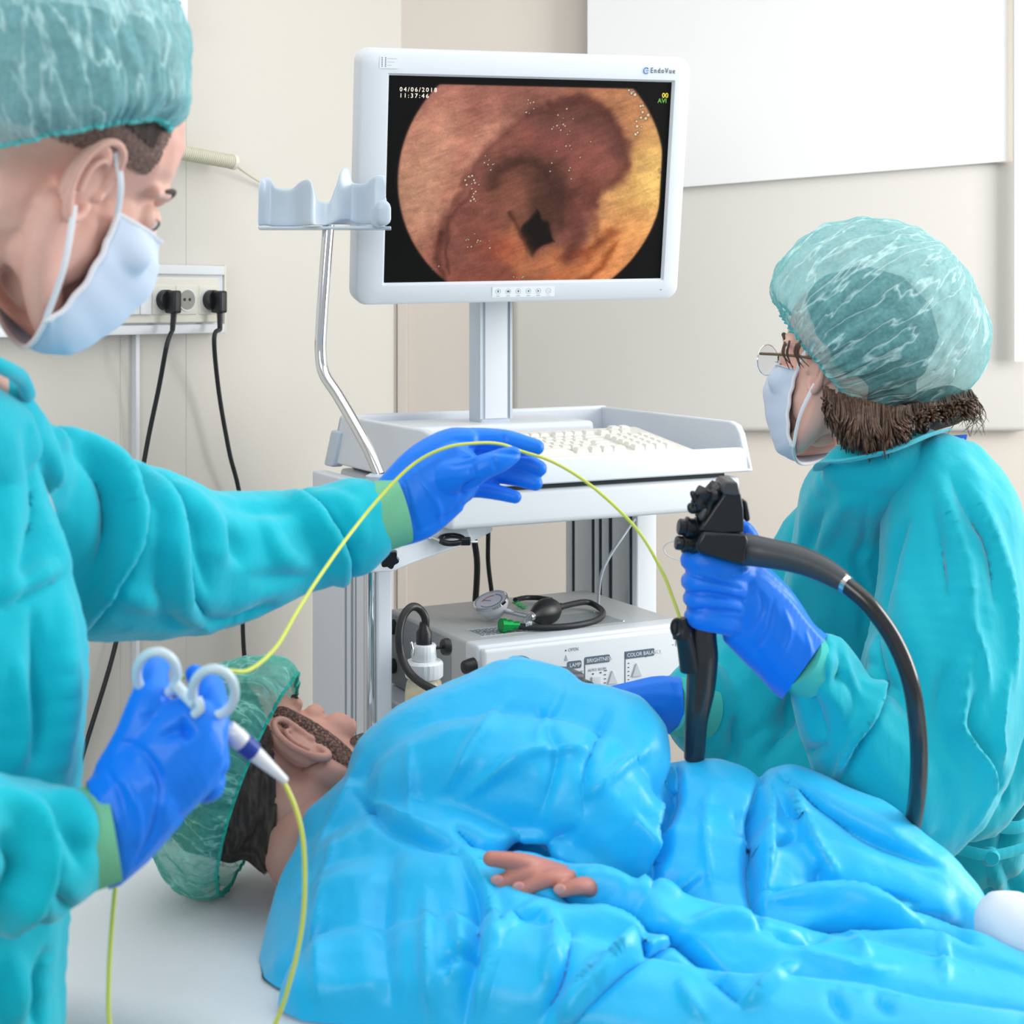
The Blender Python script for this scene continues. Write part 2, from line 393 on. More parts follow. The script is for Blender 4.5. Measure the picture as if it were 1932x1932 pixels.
# columns
MB().box(cf, (-.055, .14, .08), (-.03, .414, 1.296), .004).build('left_column', mat('column_paint', (218, 225, 234), .4, .5), T)
for k, (d0, d1) in enumerate(((.262, .268), (.235, .243), (.222, .226))): MB().box(cf, (-.0558, d0, .1), (-.054, d1, 1.275)).build('column_groove', M_seam, T, False)
MB().tube([cf(-.066, .145, .1), cf(-.066, .145, 1.18)], .0085, 16).build('chrome_rod', M_chrome, T)
MB().box(cf, (.462, .226, .08), (.503, .47, 1.25), .004).build('right_column', M_white2, T)
m = MB()
for d0, d1 in ((.245, .30), (.312, .335), (.345, .36), (.37, .43), (.44, .462)): m.box(cf, (.4585, d0, .1), (.4625, d1, 1.249), .0008)
m.build('aluminium_profile', M_alu, T)
m = MB()
for d0, d1 in ((.240, .246), (.301, .311), (.336, .344), (.361, .369), (.431, .439)): m.box(cf, (.4610, d0, .1), (.4624, d1, 1.249))
m.build('profile_slot', M_dgrey, T, False)
# top shelf body and rail
MB().box(cf, (-.002, .0, 1.245), (.515, .425, 1.297), .009).build('rail', M_white2, T)
MB().box(cf, (.02, .01, 1.296), (.49, .42, 1.3055)).build('tray_gap', M_dgrey, T, False)
# tray: floor + rims
def trayfr(x, y, z):                          # tray walls lean outwards towards the bottom
    k = (1.384-z)*.30; cx, cy = .2665, .22
    return cf(x+(x-cx)/.2665*k*.55, y+(y-cy)/.22*k*.45, z)
m = MB(); m.box(trayfr, (.008, .008, 1.3065), (.512, .422, 1.327), .004).build('tray_base', M_white, T)
m = MB(); m.prism(lambda x, y, z: trayfr(z, x, y), [(0, 1.305), (.43, 1.305), (.43, 1.384), (.022, 1.384), (.006, 1.379), (0, 1.366)], .507, .520).build('tray_side', M_white, T, bevel=.003)
m = MB(); m.prism(lambda x, y, z: trayfr(z, x, y), [(-.0, 1.305), (.43, 1.305), (.43, 1.384), (.10, 1.384), (0.02, 1.372), (0, 1.35)], 0, .014).build('tray_side', M_white, T, bevel=.003)
MB().box(trayfr, (0, 0, 1.305), (.52, .014, 1.344), .005).build('tray_front', M_white, T)
MB().box(trayfr, (0, .415, 1.31), (.52, .43, 1.386), .006).build('tray_back', M_white, T)
MB().box(trayfr, (.012, .255, 1.32), (.395, .416, 1.374), .01).build('tray_ledge', M_white, T)
MB().box(trayfr, (.012, .02, 1.325), (.085, .26, 1.366), .008).build('tray_ledge', M_white, T)
MB().box(trayfr, (-.0012, .012, 1.31), (.002, .022, 1.37)).build('tray_seam', M_seam, T, False)
MB().box(trayfr, (-.008, .40, 1.30), (.012, .436, 1.36), .005).build('tray_bracket', M_cool, T)
# shelves
MB().box(cf, (-.002, -.02, .925), (.49, .43, .953), .006).build('shelf', M_white, T)
MB().box(cf, (-.002, -.02, .5), (.49, .43, .528), .006).build('shelf', M_white, T)
MB().box(cf, (-.03, -.02, .10), (.50, .46, .16), .02).build('cart_base', M_grey, T)
for x, y in ((0, .02), (.47, .02), (0, .42), (.47, .42)):
    c = cf(x, y, .05); MB().lathe(c-CW*.012, CW, [(0, .04), (.002, .048), (.022, .048), (.024, .04)], 24).box(cf, (x-.018, y-.01, .05), (x+.018, y+.01, .105), .004).build('caster', M_black, T)
MB().box(cf, (-.125, -.12, .930), (.01, .03, .9455), .004).build('side_shelf', M_white, T)
# monitor post
MB().box(cf, (.2, .30, 1.37), (.258, .345, 1.86), .006).build('monitor_post', M_cool, T)
MB().box(cf, (.208, .2975, 1.38), (.25, .3012, 1.85), .001).build('post_face', M_white, T)
MB().box(cf, (.1985, .297, 1.38), (.203, .302, 1.85)).box(cf, (.255, .297, 1.38), (.2595, .302, 1.85)).build('post_edge', M_grey, T, False)
# lower side arm with knob and cable hook
q = [P(692, 1010, 2.30), P(880, 985, 2.36), P(892, 1022, 2.37), P(772, 1065, 2.31), P(742, 1078, 2.29), P(694, 1082, 2.28)]
MB().add(q+[v+V((.03, .11, .0)) for v in q], [(0, 1, 2, 3, 4, 5), (11, 10, 9, 8, 7, 6)]+[(i, i+6, (i+1) % 6+6, (i+1) % 6) for i in range(6)]).build('side_arm', M_white, T, bevel=.003)
kc = P(734, 1052, 2.275)
MB().lathe(kc, V((-.1, 1, .1)), [(-.012, .004), (-.012, .0125), (-.002, .0135), (.004, .011), (.012, .006), (.02, .006)], 40, lambda a: 1+.13*math.cos(6*a)).build('star_knob', M_blackg, T)
hc = P(852, 1018, 2.33); pts = [hc+V((math.cos(a)*.017, math.sin(a)*.012, .004*math.sin(a))) for a in np.linspace(.3, 5.6, 22)]
MB().tube(pts, .0042, 10).box(lambda x, y, z: P(878, 1021, 2.33)+V((x, y, z)), (-.008, -.006, -.006), (.008, .006, .006), .003).build('cable_hook', M_blackg, T)
MB().tube([P(885, 1022, 2.33), P(900, 1022, 2.34)], .0018, 8).build('hook_pin', M_chrome, T); MB().tube([P(808, 1012, 2.33), P(846, 1027, 2.32)], .003, 8).build('hook_pin', M_chrome, T)
# ------------------------------------------------------------ scope hanger on chrome pole
T = thing('scope_hanger', P(716, 898, 2.32), 'pale grey plastic scope holder on a bent chrome pole left of the monitor', 'scope holder')
MB().tube([P(716, 896, 2.32), P(690, 838, 2.335), P(640, 750, 2.37), P(612, 706, 2.385), P(605, 668, 2.39), P(606, 620, 2.39), P(614, 500, 2.39), P(620, 424, 2.39)], .0088, 18, 8).build('pole', M_chrome, T)
MB().lathe(P(718, 905, 2.32), V((0, 0, 1)), [(0, .022), (.006, .022), (.009, .016)], 24).build('pole_socket', M_cool, T)
prof = [(487, 345, 427), (492, 336, 427), (500, 332, 426), (509, 333, 427), (514, 344, 428), (520, 354, 428), (536, 357, 428), (552, 356, 428), (560, 346, 428), (570, 339, 427), (581, 336, 427), (588, 341, 426), (592, 356, 426), (597, 374, 426), (606, 381, 426), (616, 382, 426), (624, 379, 424), (629, 360, 422), (636, 345, 419), (640, 325, 417), (646, 316, 416), (653, 314, 416), (659, 318, 416), (662, 330, 418), (663, 345, 420), (674, 345, 423), (690, 347, 424), (697, 338, 424), (706, 330, 424), (718, 327, 424), (726, 330, 424), (728, 345, 425), (727, 377, 427)]
def ribbon(pr, zf, th=.004):
    vs = []; fs = []
    n = len(pr)
    for i, (x, t, b) in enumerate(pr):
        Z = zf(i/(n-1), x)
        a = P(x, t, Z); c = P(x, b, Z)
        for k in range(6):
            f_ = k/5; p = a*(1-f_)+c*f_; p.y -= .007*f_*f_
            vs.append(p); 
    for i, (x, t, b) in enumerate(pr):
        for k in range(6):
            p = vs[i*6+k].copy(); p.y += th; vs.append(p)
    N = n*6
    for i in range(n-1):
        for k in range(5):
            a = i*6+k; fs += [(a, a+1, a+7, a+6), (N+a, N+a+6, N+a+7, N+a+1)]
        fs += [(i*6, i*6+6, N+i*6+6, N+i*6), (i*6+5, N+i*6+5, N+i*6+11, i*6+11)]
    fs += [(k, N+k, N+k+1, k+1) for k in range(5)]+[((n-1)*6+k, (n-1)*6+k+1, N+(n-1)*6+k+1, N+(n-1)*6+k) for k in range(5)]
    return vs, fs
v_, f_ = ribbon(prof, lambda t, x: 2.372+.017*math.sin((x-487)/22.0)+.006*math.sin((x-487)/9.0), .008)
o = MB().add(v_, f_).build('holder_wall', M_cool, T); s = o.modifiers.new('s', 'SUBSURF'); s.levels = 2; s.render_levels = 2
pl = [(487, 427), (560, 431), (632, 431), (700, 429), (738, 424), (738, 410), (660, 409), (560, 412), (490, 414)]
q = [P(x, y, 2.36 if i < 5 else 2.43) for i, (x, y) in enumerate(pl)]
for i, v in enumerate(q): v.z = P(0, 427, 2.36).z+(.0 if i < 5 else .001)
MB().add(q+[v+V((0, 0, -.004)) for v in q], [tuple(range(9)), tuple(range(17, 8, -1))]+[(i, i+9, (i+1) % 9+9, (i+1) % 9) for i in range(9)]).build('holder_floor', M_cool, T, bevel=.001)
b_ = Blob().px([(712, 415, 2.35, 16), (722, 392, 2.345, 16), (724, 412, 2.345, 15)], .35)
me = b_.build(.0015, 4); link('holder_lobe', me, M_cool, T)
back = [(492, 352, 424), (520, 358, 424), (545, 352, 424), (565, 360, 424), (590, 390, 424), (620, 396, 424), (650, 392, 424), (690, 352, 424), (715, 350, 424), (730, 372, 424)]
v_, f_ = ribbon(back, lambda t, x: 2.415-.012*math.sin((x-487)/22.0), .006)
o = MB().add(v_, f_).build('holder_rear_wall', M_cool, T); s = o.modifiers.new('s', 'SUBSURF'); s.levels = 2; s.render_levels = 2
# ------------------------------------------------------------ monitor
tau = .187; th_ = math.radians(18); roll = .019
mX = V((math.cos(th_), math.sin(th_), roll)).normalized(); mN = V((math.sin(th_), -math.cos(th_), 0))
mZ = (V((0, 0, 1))*math.cos(tau)+mN*math.sin(tau)); mZ = (mZ-mX*mZ.dot(mX)).normalized(); mN = mX.cross(mZ)   # out of the screen
mO = P(670, 578, 2.5); MWD, MHT = .553, .402
def mf(x, y, z): return mO+mX*x+mZ*y+mN*z        # z = towards the viewer
T = thing('monitor', mf(MWD/2, 0, -.03), 'white flat monitor showing a round reddish endoscopic picture', 'monitor')
sx0, sx1, sy0, sy1 = .047, .521, .036, .361
def rrect(x0, y0, x1, y1, r, n=8):
    out = []
    for cx, cy, a0 in ((x1-r, y1-r, 0), (x0+r, y1-r, 90), (x0+r, y0+r, 180), (x1-r, y0+r, 270)):
        for k in range(n+1):
            a = math.radians(a0+90*k/n); out.append((cx+r*math.cos(a), cy+r*math.sin(a)))
    return out
N_ = 36; inner = rrect(sx0, sy0, sx1, sy1, .001)
layers = [(rrect(.012, .012, MWD-.012, MHT-.012, .02), -.05), (rrect(-.001, 0, MWD, MHT, .022), -.042), (rrect(-.001, 0, MWD, MHT, .022), -.012), (rrect(0.001, .002, MWD-.002, MHT-.002, .021), -.003), (rrect(.005, .006, MWD-.006, MHT-.006, .018), 0),
          (rrect(sx0-.004, sy0-.004, sx1+.004, sy1+.004, .002), -.001), (inner, -.007)]
m = MB(); vs = []; fs = []
for pl, z in layers: vs += [mf(x, y, z) for x, y in pl]
for i in range(len(layers)-1):
    for k in range(N_): a = i*N_+k; b = i*N_+(k+1) % N_; fs.append((a, b, b+N_, a+N_))
fs.append(tuple(range(N_))); m.add(vs, fs).build('bezel', M_white, T)
MB().box(mf, (.15, .10, -.085), (.40, .32, -.048), .015).build('rear_housing', M_white, T)
MB().box(mf, (.2, .16, -.165), (.29, .26, -.08), .01).build('tilt_mount', M_grey, T)
# screen picture
GW, GH = 520, 380
xs = np.linspace(0, 1, GW); ys = np.linspace(0, 1, GH); X, Y = np.meshgrid(xs, ys)      # Y from bottom
U = X*1000; W_ = (1-Y)*735                                       # picture units: 1000 wide, 735 tall, y down
def vnoise(x, y, s, seed):
    rs = np.random.RandomState(seed); g = rs.rand(64, 64); xx = (x/s) % 63; yy = (y/s) % 63
    i = xx.astype(int); j = yy.astype(int); fx = xx-i; fy = yy-j; fx = fx*fx*(3-2*fx); fy = fy*fy*(3-2*fy)
    return (g[j, i]*(1-fx)+g[j, (i+1) % 64]*fx)*(1-fy)+(g[(j+1) % 64, i]*(1-fx)+g[(j+1) % 64, (i+1) % 64]*fx)*fy
nz = vnoise(U, W_, 60, 1)*.5+vnoise(U, W_, 25, 2)*.3+vnoise(U, W_, 9, 3)*.2
nx = U+26*(vnoise(U, W_, 70, 5)-.5)+12*(vnoise(U, W_, 22, 7)-.5); ny = W_+26*(vnoise(U, W_, 70, 6)-.5)+12*(vnoise(U, W_, 22, 8)-.5)
img = np.zeros((GH, GW, 3)); C = lambda r, g, b: np.array([r, g, b], float)
base = C(176, 118, 100)[None, None]*np.ones_like(img)
def blend(mask, col): 
    global base
    base = base*(1-mask[..., None])+np.array(col, float)*mask[..., None]
def sm(d, e): return 1/(1+np.exp(np.clip(d/e, -40, 40)))
def ellm(cx, cy, rx, ry, rot, e):
    c, s = math.cos(math.radians(rot)), math.sin(math.radians(rot)); a = nx-cx; b = ny-cy
    return sm((np.sqrt(((a*c+b*s)/rx)**2+((-a*s+b*c)/ry)**2)-1), e)
def polym(pts, soft):
    """soft mask of polygon by signed distance"""
    pts = np.array(pts, float); n = len(pts); d = np.full(nx.shape, 1e9); ins = np.zeros(nx.shape, bool)
    for i in range(n):
        a = pts[i]; b = pts[(i+1) % n]; e = b-a; t = np.clip(((nx-a[0])*e[0]+(ny-a[1])*e[1])/(e@e), 0, 1)
        d = np.minimum(d, np.hypot(nx-a[0]-t*e[0], ny-a[1]-t*e[1]))
        c = ((a[1] > ny) != (b[1] > ny)) & (nx < (b[0]-a[0])*(ny-a[1])/((b[1]-a[1]) if b[1] != a[1] else 1e-9)+a[0]); ins ^= c
    return sm(np.where(ins, -d, d), soft)
def linem(pts, w):
    pts = np.array(pts, float); d = np.full(nx.shape, 1e9)
    for i in range(len(pts)-1):
        a = pts[i]; b = pts[i+1]; e = b-a; t = np.clip(((nx-a[0])*e[0]+(ny-a[1])*e[1])/(e@e), 0, 1)
        d = np.minimum(d, np.hypot(nx-a[0]-t*e[0], ny-a[1]-t*e[1]))
    return np.exp(-(d/w)**2)
blend(ellm(200, 300, 160, 260, 20, .3)*.8, (206, 146, 120))
blend(ellm(120, 430, 90, 160, 0, .3)*.7, (188, 142, 112))
blend(ellm(420, 60, 260, 70, 0, .3)*.6, (140, 84, 74))
blend(ellm(900, 400, 150, 330, -8, .25), (232, 178, 104))
blend(ellm(955, 420, 60, 200, 0, .3)*.8, (248, 208, 120))
blend(ellm(780, 90, 160, 110, 30, .3)*.7, (186, 122, 84))
blend(ellm(800, 640, 240, 130, -25, .25), (232, 158, 96))
blend(ellm(560, 690, 230, 80, 0, .3)*.9, (186, 104, 62))
blend(ellm(330, 680, 190, 110, 10, .3)*.85, (120, 62, 52))
blend(polym([(180, 560), (230, 450), (289, 350), (364, 246), (440, 165), (510, 110), (590, 76), (666, 70), (730, 100), (790, 160), (836, 222), (852, 290), (826, 351), (760, 392), (735, 450), (720, 520), (700, 640), (560, 700), (380, 700), (200, 680)], 13), (130, 78, 68))
blend(ellm(610, 150, 170, 80, 12, .2)*.7, (106, 68, 60))
blend(ellm(740, 280, 90, 100, 20, .3)*.8, (150, 88, 76))
blend(ellm(560, 270, 100, 60, 35, .35)*.6, (150, 80, 74))
blend(linem([(560, 84), (666, 72), (730, 102), (790, 162), (834, 224), (850, 292), (824, 350), (760, 395), (735, 450)], 22)*.5, (66, 28, 24)); blend(linem([(560, 120), (650, 105), (720, 135), (780, 195), (815, 260)], 34)*.5, (84, 52, 46)); blend(linem([(735, 380), (700, 430), (740, 520), (760, 600)], 20)*.4, (96, 46, 34))
blend(linem([(180, 600), (215, 480), (280, 365), (355, 255), (430, 170), (520, 100)], 16)*.45, (78, 40, 36)); blend(linem([(215, 700), (200, 620), (215, 520), (290, 400)], 9)*.5, (70, 36, 32))
blend(ellm(500, 410, 150, 150, -15, .12), (98, 62, 50))
blend(linem([(370, 400), (420, 310), (500, 290), (570, 330), (610, 420), (620, 520)], 26)*.7, (66, 40, 34))
blend(ellm(440, 430, 60, 70, 20, .2)*.8, (140, 86, 70))
blend(ellm(340, 530, 90, 90, 0, .3)*.6, (140, 82, 68))
blend(ellm(560, 480, 60, 90, 0, .2)*.8, (72, 46, 36))
blend(polym([(470, 560), (520, 470), (555, 510), (600, 590), (560, 610), (530, 650), (505, 640)], 3), (20, 12, 9))
blend(linem([(440, 480), (470, 560), (520, 640)], 8)*.7, (60, 30, 22))
blend(polym([(400, 560), (440, 520), (480, 590), (530, 655), (600, 610), (640, 590), (650, 690), (480, 720), (390, 640)], 10)*.8, (196, 122, 78))
blend(ellm(400, 620, 70, 50, 20, .3)*.7, (156, 74, 56))
blend(linem([(640, 640), (720, 640), (780, 600), (810, 560)], 22)*.6, (120, 50, 26))
blend(linem([(700, 740), (780, 690), (820, 610)], 12)*.7, (140, 66, 28))
blend(linem([(700, 360), (650, 430), (680, 560), (640, 660)], 26)*.45, (84, 44, 36))
blend(linem([(190, 560), (170, 640), (200, 740)], 12)*.6, (74, 38, 32))
blend(linem([(300, 120), (270, 240), (200, 420)], 30)*.25, (150, 80, 70))
st = vnoise(U*.35+W_*.94, (U*.94-W_*.35)*.22, 7, 21)*.5+vnoise(U*.35+W_*.94, (U*.94-W_*.35)*.3, 16, 22)*.5
img = base*(.76+.30*nz+.20*st)[..., None]
img *= (1+.10*(vnoise(U, W_, 4, 9)-.5)+.08*(np.random.rand(GH, GW)-.5))[..., None]
rs = np.random.RandomState(4)
def spots(cx, cy, sx, sy, n, r0=2, r1=4):
    for _ in range(n):
        x = cx+rs.randn()*sx; y = cy+rs.randn()*sy; r = rs.uniform(r0, r1)
        d = np.hypot(U-x, W_-y); ring = np.exp(-((d-r)/1.6)**2)*.5; img[:] = img*(1-ring[..., None])+np.array([60, 30, 20])*ring[..., None]
        k = np.exp(-(d/(r*.7))**2); img[:] = img*(1-k[..., None])+np.array([250, 240, 205])*k[..., None]
for a in ((600, 170, 26, 26, 14), (480, 110, 26, 14, 8), (640, 280, 45, 40, 10), (350, 300, 20, 14, 8), (300, 400, 14, 40, 18, 2, 5), (300, 590, 30, 20, 12), (170, 700, 14, 12, 4), (900, 130, 18, 30, 12, 3, 8), (850, 50, 22, 16, 8, 3, 8), (470, 720, 20, 6, 4), (970, 330, 4, 20, 4), (950, 600, 6, 8, 3)): spots(*a)
cxx, cyy = 520., 330.
circ = sm(np.sqrt(((U-515)/475)**2+((W_-360)/480)**2)-1, .004)
circ *= sm(28-W_, 1.2)
circ *= sm(U-978, 1.5)
img = img*circ[..., None]+3*(1-circ[..., None])
img = np.clip(img, 0, 255)
lc = np.where(img/255 <= .04045, img/255/12.92, ((img/255+.055)/1.055)**2.4)
vs = [mf(sx0-.001+(sx1-sx0+.002)*x, sy0-.001+(sy1-sy0+.002)*y, -.0065) for y in ys for x in xs]
idx = np.arange(GW*GH).reshape(GH, GW)
fs = np.stack([idx[:-1, :-1], idx[:-1, 1:], idx[1:, 1:], idx[1:, :-1]], -1).reshape(-1, 4)
me = bpy.data.meshes.new('screen'); me.from_pydata(vs, [], fs.tolist()); me.update()
at = me.color_attributes.new('picture', 'FLOAT_COLOR', 'POINT'); at.data.foreach_set('color', np.concatenate([lc.reshape(-1, 3), np.ones((GW*GH, 1))], 1).ravel())
ms = bpy.data.materials.new('screen_picture'); ms.use_nodes = True; nt = ms.node_tree; b = nt.nodes['Principled BSDF']
at_n = nt.nodes.new('ShaderNodeVertexColor'); at_n.layer_name = 'picture'
b.inputs['Base Color'].default_value = (.003, .003, .003, 1); b.inputs['Roughness'].default_value = .6; b.inputs['Specular IOR Level'].default_value = .1
nt.links.new(at_n.outputs[0], b.inputs['Emission Color']); b.inputs['Emission Strength'].default_value = 1.0
link('screen', me, ms, T)
M_px = mat('screen_text', (215, 205, 190), .5, emit=.9); M_pxy = mat('screen_text_yellow', (210, 190, 60), .5, emit=.9); M_pxg = mat('screen_text_green', (90, 150, 60), .5, emit=.8)
text('date_text', '04/06/2018', mf, .064, .337, -.0062, .0096, M_px, T, sp=1.38)
text('time_text', '11:37:46', mf, .064, .3275, -.0062, .0096, M_px, T, sp=1.42)
text('counter_text', '00', mf, .505, .336, -.0062, .0115, M_pxy, T)
text('mode_text', 'AVI', mf, .498, .3275, -.0062, .0105, M_pxg, T)
M_logo = mat('logo_blue', (70, 140, 200), .5)
text('brand_text', 'EndoVue', mf, .4800, .376, .0003, .0125, M_ink, T, sx=.74, sp=1.35)
pts = [mf(.4725+.0042*math.cos(a), .3795+.0048*math.sin(a), .0004) for a in np.linspace(.6, 5.6, 16)]
MB().tube(pts, .0008, 6).tube([mf(.4725, .3795, .0004), mf(.4765, .3795, .0004)], .0007, 6).build('brand_mark', M_logo, T)
# sticker, button legends, power light
MB().box(mf, (.030, .372, -.0004), (.060, .390, .0003)).build('sticker', mat('sticker_paper', (222, 228, 234), .5), T, False)
m = MB()
for k in range(6):
    for j in (0, 1): m.box(mf, (.033+j*.0055, .3875-k*.0026, 0), (.0345+j*.0055, .3889-k*.0026, .0005))
m.build('sticker_dots', M_ink, T, False)
m = MB()
for k in range(3): m.box(mf, (.042, .3865-k*.005, 0), (.057-k*.004, .3871-k*.005, .0005))
m.build('sticker_lines', M_inkl, T, False)
MB().box(mf, (.225, .010, -.0004), (.332, .027, .0002)).build('button_strip', mat('strip_film', (224, 230, 236), .5), T, False)
for k in range(6):
    c = (.235+k*.0172, .0195)
    pts = [mf(c[0]+.0042*math.cos(a), c[1]+.0042*math.sin(a), .0003) for a in np.linspace(0, 6.28, 17)]
    bt = MB().tube(pts, .0003, 5).build('button', M_inkl, T)
    sh = [[(-.001, -.0015), (.001, -.0015), (.001, .002), (-.001, .002)], [(-.002, -.0015), (.002, -.0015), (.002, .0015), (-.002, .0015)], [(-.0016, 0), (0, -.0022), (.0016, 0), (0, .0022)], [(-.0018, 0), (.0014, -.002), (.0014, .002)], [(.0018, 0), (-.0014, .002), (-.0014, -.002)], [(-.002, .001), (.002, -.002), (.002, -.001)]][k]
    MB().prism(lambda x, y, z: mf(c[0]+x, c[1]+y, z), sh, .0002, .0005).box(mf, (c[0]-.003, .0118, .0002), (c[0]+.003, .0124, .0004)).build('button_icon', M_inkb if k != 5 else M_inkl, bt, False)
MB().lathe(mf(.5205, .0175, .0), mN, [(0, .0011), (.0004, .0011)], 10).build('power_light', M_logo, T)
# ------------------------------------------------------------ keyboard with keys
KA = V(cf(.055, .045, 1.334)); ks = math.radians(8)
kY = CD*math.cos(ks)+V((0, 0, 1))*math.sin(ks); kN = CW.cross(kY)
def kf(x, y, z): return KA+CW*x+kY*y+kN*z
T = thing('keyboard', kf(.2, .08, 0), 'white computer keyboard lying in the cart tray', 'keyboard')
MB().box(kf, (0, -.012, -.004), (.395, .168, .008), .006).build('keyboard_case', M_key, T)
kmesh = {}
def key(x, y, wd):
    k = round(wd, 4)
    if k not in kmesh:
        bm = MB(); w2 = wd/2
        vs = [kf(sx*w2*s, sy*.0082*s, h)-KA for h, s in ((0, 1), (.003, .97), (.0075, .74), (.0079, .62)) for sx, sy in ((-1, -1), (1, -1), (1, 1), (-1, 1))]
        fs = [(i*4+j, i*4+(j+1) % 4, i*4+4+(j+1) % 4, i*4+4+j) for i in range(3) for j in range(4)]+[(12, 13, 14, 15)]
        bm.add(vs, fs); o = bm.build('key', M_key, T, False); kmesh[k] = o.data
        o.matrix_parent_inverse = Matrix.Identity(4)
    else:
        o = bpy.data.objects.new('key', kmesh[k]); COL.objects.link(o); o.parent = T
    o.location = kf(x, y, .008)-T.location
u = .0178
rows = [(.010, [(0.02, 1.2), (1.25, 1), (2.3, 1.2), (6.1, 5.8), (9.9, 1.2), (11.3, 1), (12.5, 1), (13.7, 1.3)]), (.029, [(0.4, 2)]+[(1.9+i, .94) for i in range(10)]+[(12.9, 2.4)]),
        (.048, [(0.2, 1.6)]+[(1.6+i, .94) for i in range(11)]+[(13.2, 1.8)]), (.067, [(0.1, 1.4)]+[(1.4+i, .94) for i in range(11)]+[(13.1, 2.0)]), (.086, [(i, .94) for i in range(13)]+[(13.3, 1.5)])]
for y, ks_ in rows:
    for x, wd in ks_: key(.018+x*u, y, wd*u)
for i in (0, 2, 3, 4, 5, 6.5, 7.5, 8.5, 9.5, 11, 12, 13, 14.2): key(.018+i*u, .118, u*.94)
for r_ in range(5):
    for c_ in range(4):
        key(.298+c_*u*1.12+.0, .010+r_*.019, u*1.05)
for c_ in range(3): key(.30+c_*u*1.12, .118, u*1.0)
for c_ in range(2): key(.335+c_*u*1.1, .142, u)
# ------------------------------------------------------------ video processor on the shelf
DO = cf(.04, -.02, .955)
def df(x, y, z): return DO+CW*x+CD*y+V((0, 0, z))
T = thing('light_source', df(.18, .15, 0), 'white endoscopy light source box with brightness and colour balance panel', 'medical device')
DV = T; DW, DDp, DH = .37, .33, .120
MB().box(df, (0, .05, 0), (DW, DDp, DH), .004).build('shell', M_body_dev, T)
MB().box(df, (-.001, .012, -.0), (DW+.001, .052, DH+.001), .005).build('front_frame', M_white, T)
MB().box(df, (.004, 0, .003), (DW-.004, .014, DH-.003), .006).build('front_panel', M_white2, T)
MB().box(df, (-.0014, .0, .0)if 0 else (-.0014, .1, .004), (.0005, DDp-.01, DH-.006)).build('side_plate', mat('side_grey', (150, 155, 158), .5, .4), T, False)
for (y, z, r) in ((.012, .09, 0), (.30, .095, 0), (.30, .032, 0)):
    c = df(-.001, y+.01, z)
    f = MB().lathe(c, -CW, [(0, .0125), (.003, .0125), (.016, .0098), (.018, .008)], 24).build('side_foot', M_black, T)
    MB().lathe(c-CW*.0178, -CW, [(0, .0042), (.0006, .0042)], 14).build('screw', M_blackg, f)
m = MB(); m.box(df, (.035, .07, DH), (.16, .125, DH+.0004)).build('rating_label', M_label, T, False)
m = MB()
rs = random.Random(3)
for k in range(9):
    x = .038
    while x < .150:
        l = rs.uniform(.003, .012); m.box(df, (x, .0745+k*.0052, DH+.0003), (min(x+l, .155), .0762+k*.0052, DH+.0007)); x += l+.0022
m.build('label_print', M_ink, T, False)
MB().box(df, (.165, .065, DH), (.285, .155, DH+.0006)).build('top_plate', mat('plate_grey', (150, 158, 162), .4, .5), T, False)
m = MB()
for x, y in ((.167, .067), (.283, .067), (.167, .153), (.283, .153)): m.lathe(df(x, y, DH+.0005), V((0, 0, 1)), [(0, .0022), (.0012, .0018)], 12)
m.build('rivets', M_chrome, T)
MB().box(df, (-.0024, .018, .066), (-.0008, .047, .098)).build('side_label', M_label, T, False)
MB().box(df, (-.0024, .016, .030), (-.0008, .048, .060)).build('side_label', M_white2, T, False)
m = MB()
for k in range(4): m.box(df, (-.003, .020+.0, .070+k*.006), (-.0022, .032+rs.uniform(0, .012), .0718+k*.006))
m.box(df, (-.003, .040, .036), (-.0022, .046, .054)); m.build('side_print', M_inkl, T, False)
# front panel print (x to the right, z up)
def pf(x, y, z): return df(.143+(x-.181)*.96, -.0004-z, y)
def pg(x, y, z): return df(x, -.0004-z, y)
PX = lambda px: (px-909)/F      # unused helper kept simple
text('open_text', 'OPEN', pf, .183, .1005, 0, .0072, M_inkl, T)
m = MB(); m.prism(pf, [(.176, .087), (.182, .087), (.179, .096)], 0, .0003); m.build('arrow_mark', M_inkl, T, False)
MB().box(pf, (.1775, .1015, 0), (.1795, .1035, .0003)).build('mark_dot', M_ink, T, False)
def tab(name, x, y, wd, h, s, label=True):
    MB().prism(pf, rrect(x, y, x+wd, y+h, .003, 4), 0, .0003).build(name, M_inkb, T, False)
    text(name+'_text', s, pf, x+.004, y+.0028, .0003, .0082, M_white2, T)
tab('lamp_tab', .181, .074, .0255, .0115, 'LAMP')
tab('brightness_tab', .212, .0775, .0465, .0115, 'BRIGHTNESS')
tab('colour_tab', .286, .0785, .056, .0115, 'COLOR BALANCE')
m = MB()
for x, y0, y1 in ((.212, .0, .085), (.286, .0, .09), (.1815, .055, .078)): m.box(pf, (x, y0+.006, 0), (x+.0013, y1, .0003))
m.build('panel_line', M_inkb, T, False)
text('onoff_text', 'ON/OFF', pf, .187, .0655, 0, .0062, M_inkl, T)
text('auto_text', 'AUTO XLUM', pf, .2185, .0665, 0, .0058, M_inkl, T)
for x, y in ((.189, .036), (.2245, .040)): MB().box(pf, (x, y, 0), (x+.0165, y+.0185, .002), .0035).build('push_button', mat('button_grey%d' % int(x*1000), (196, 203, 208), .4), T)
for x, y in ((.263, .0455), (.308, .052)):
    MB().prism(pf, [(x-.0095, y-.002), (x+.0095, y-.002), (x+.001, y+.0185), (x-.001, y+.0185)], 0, .002).build('triangle_button', mat('tri_grey%d' % int(x*1000), (192, 199, 205), .4), T, bevel=.001)
m = MB()
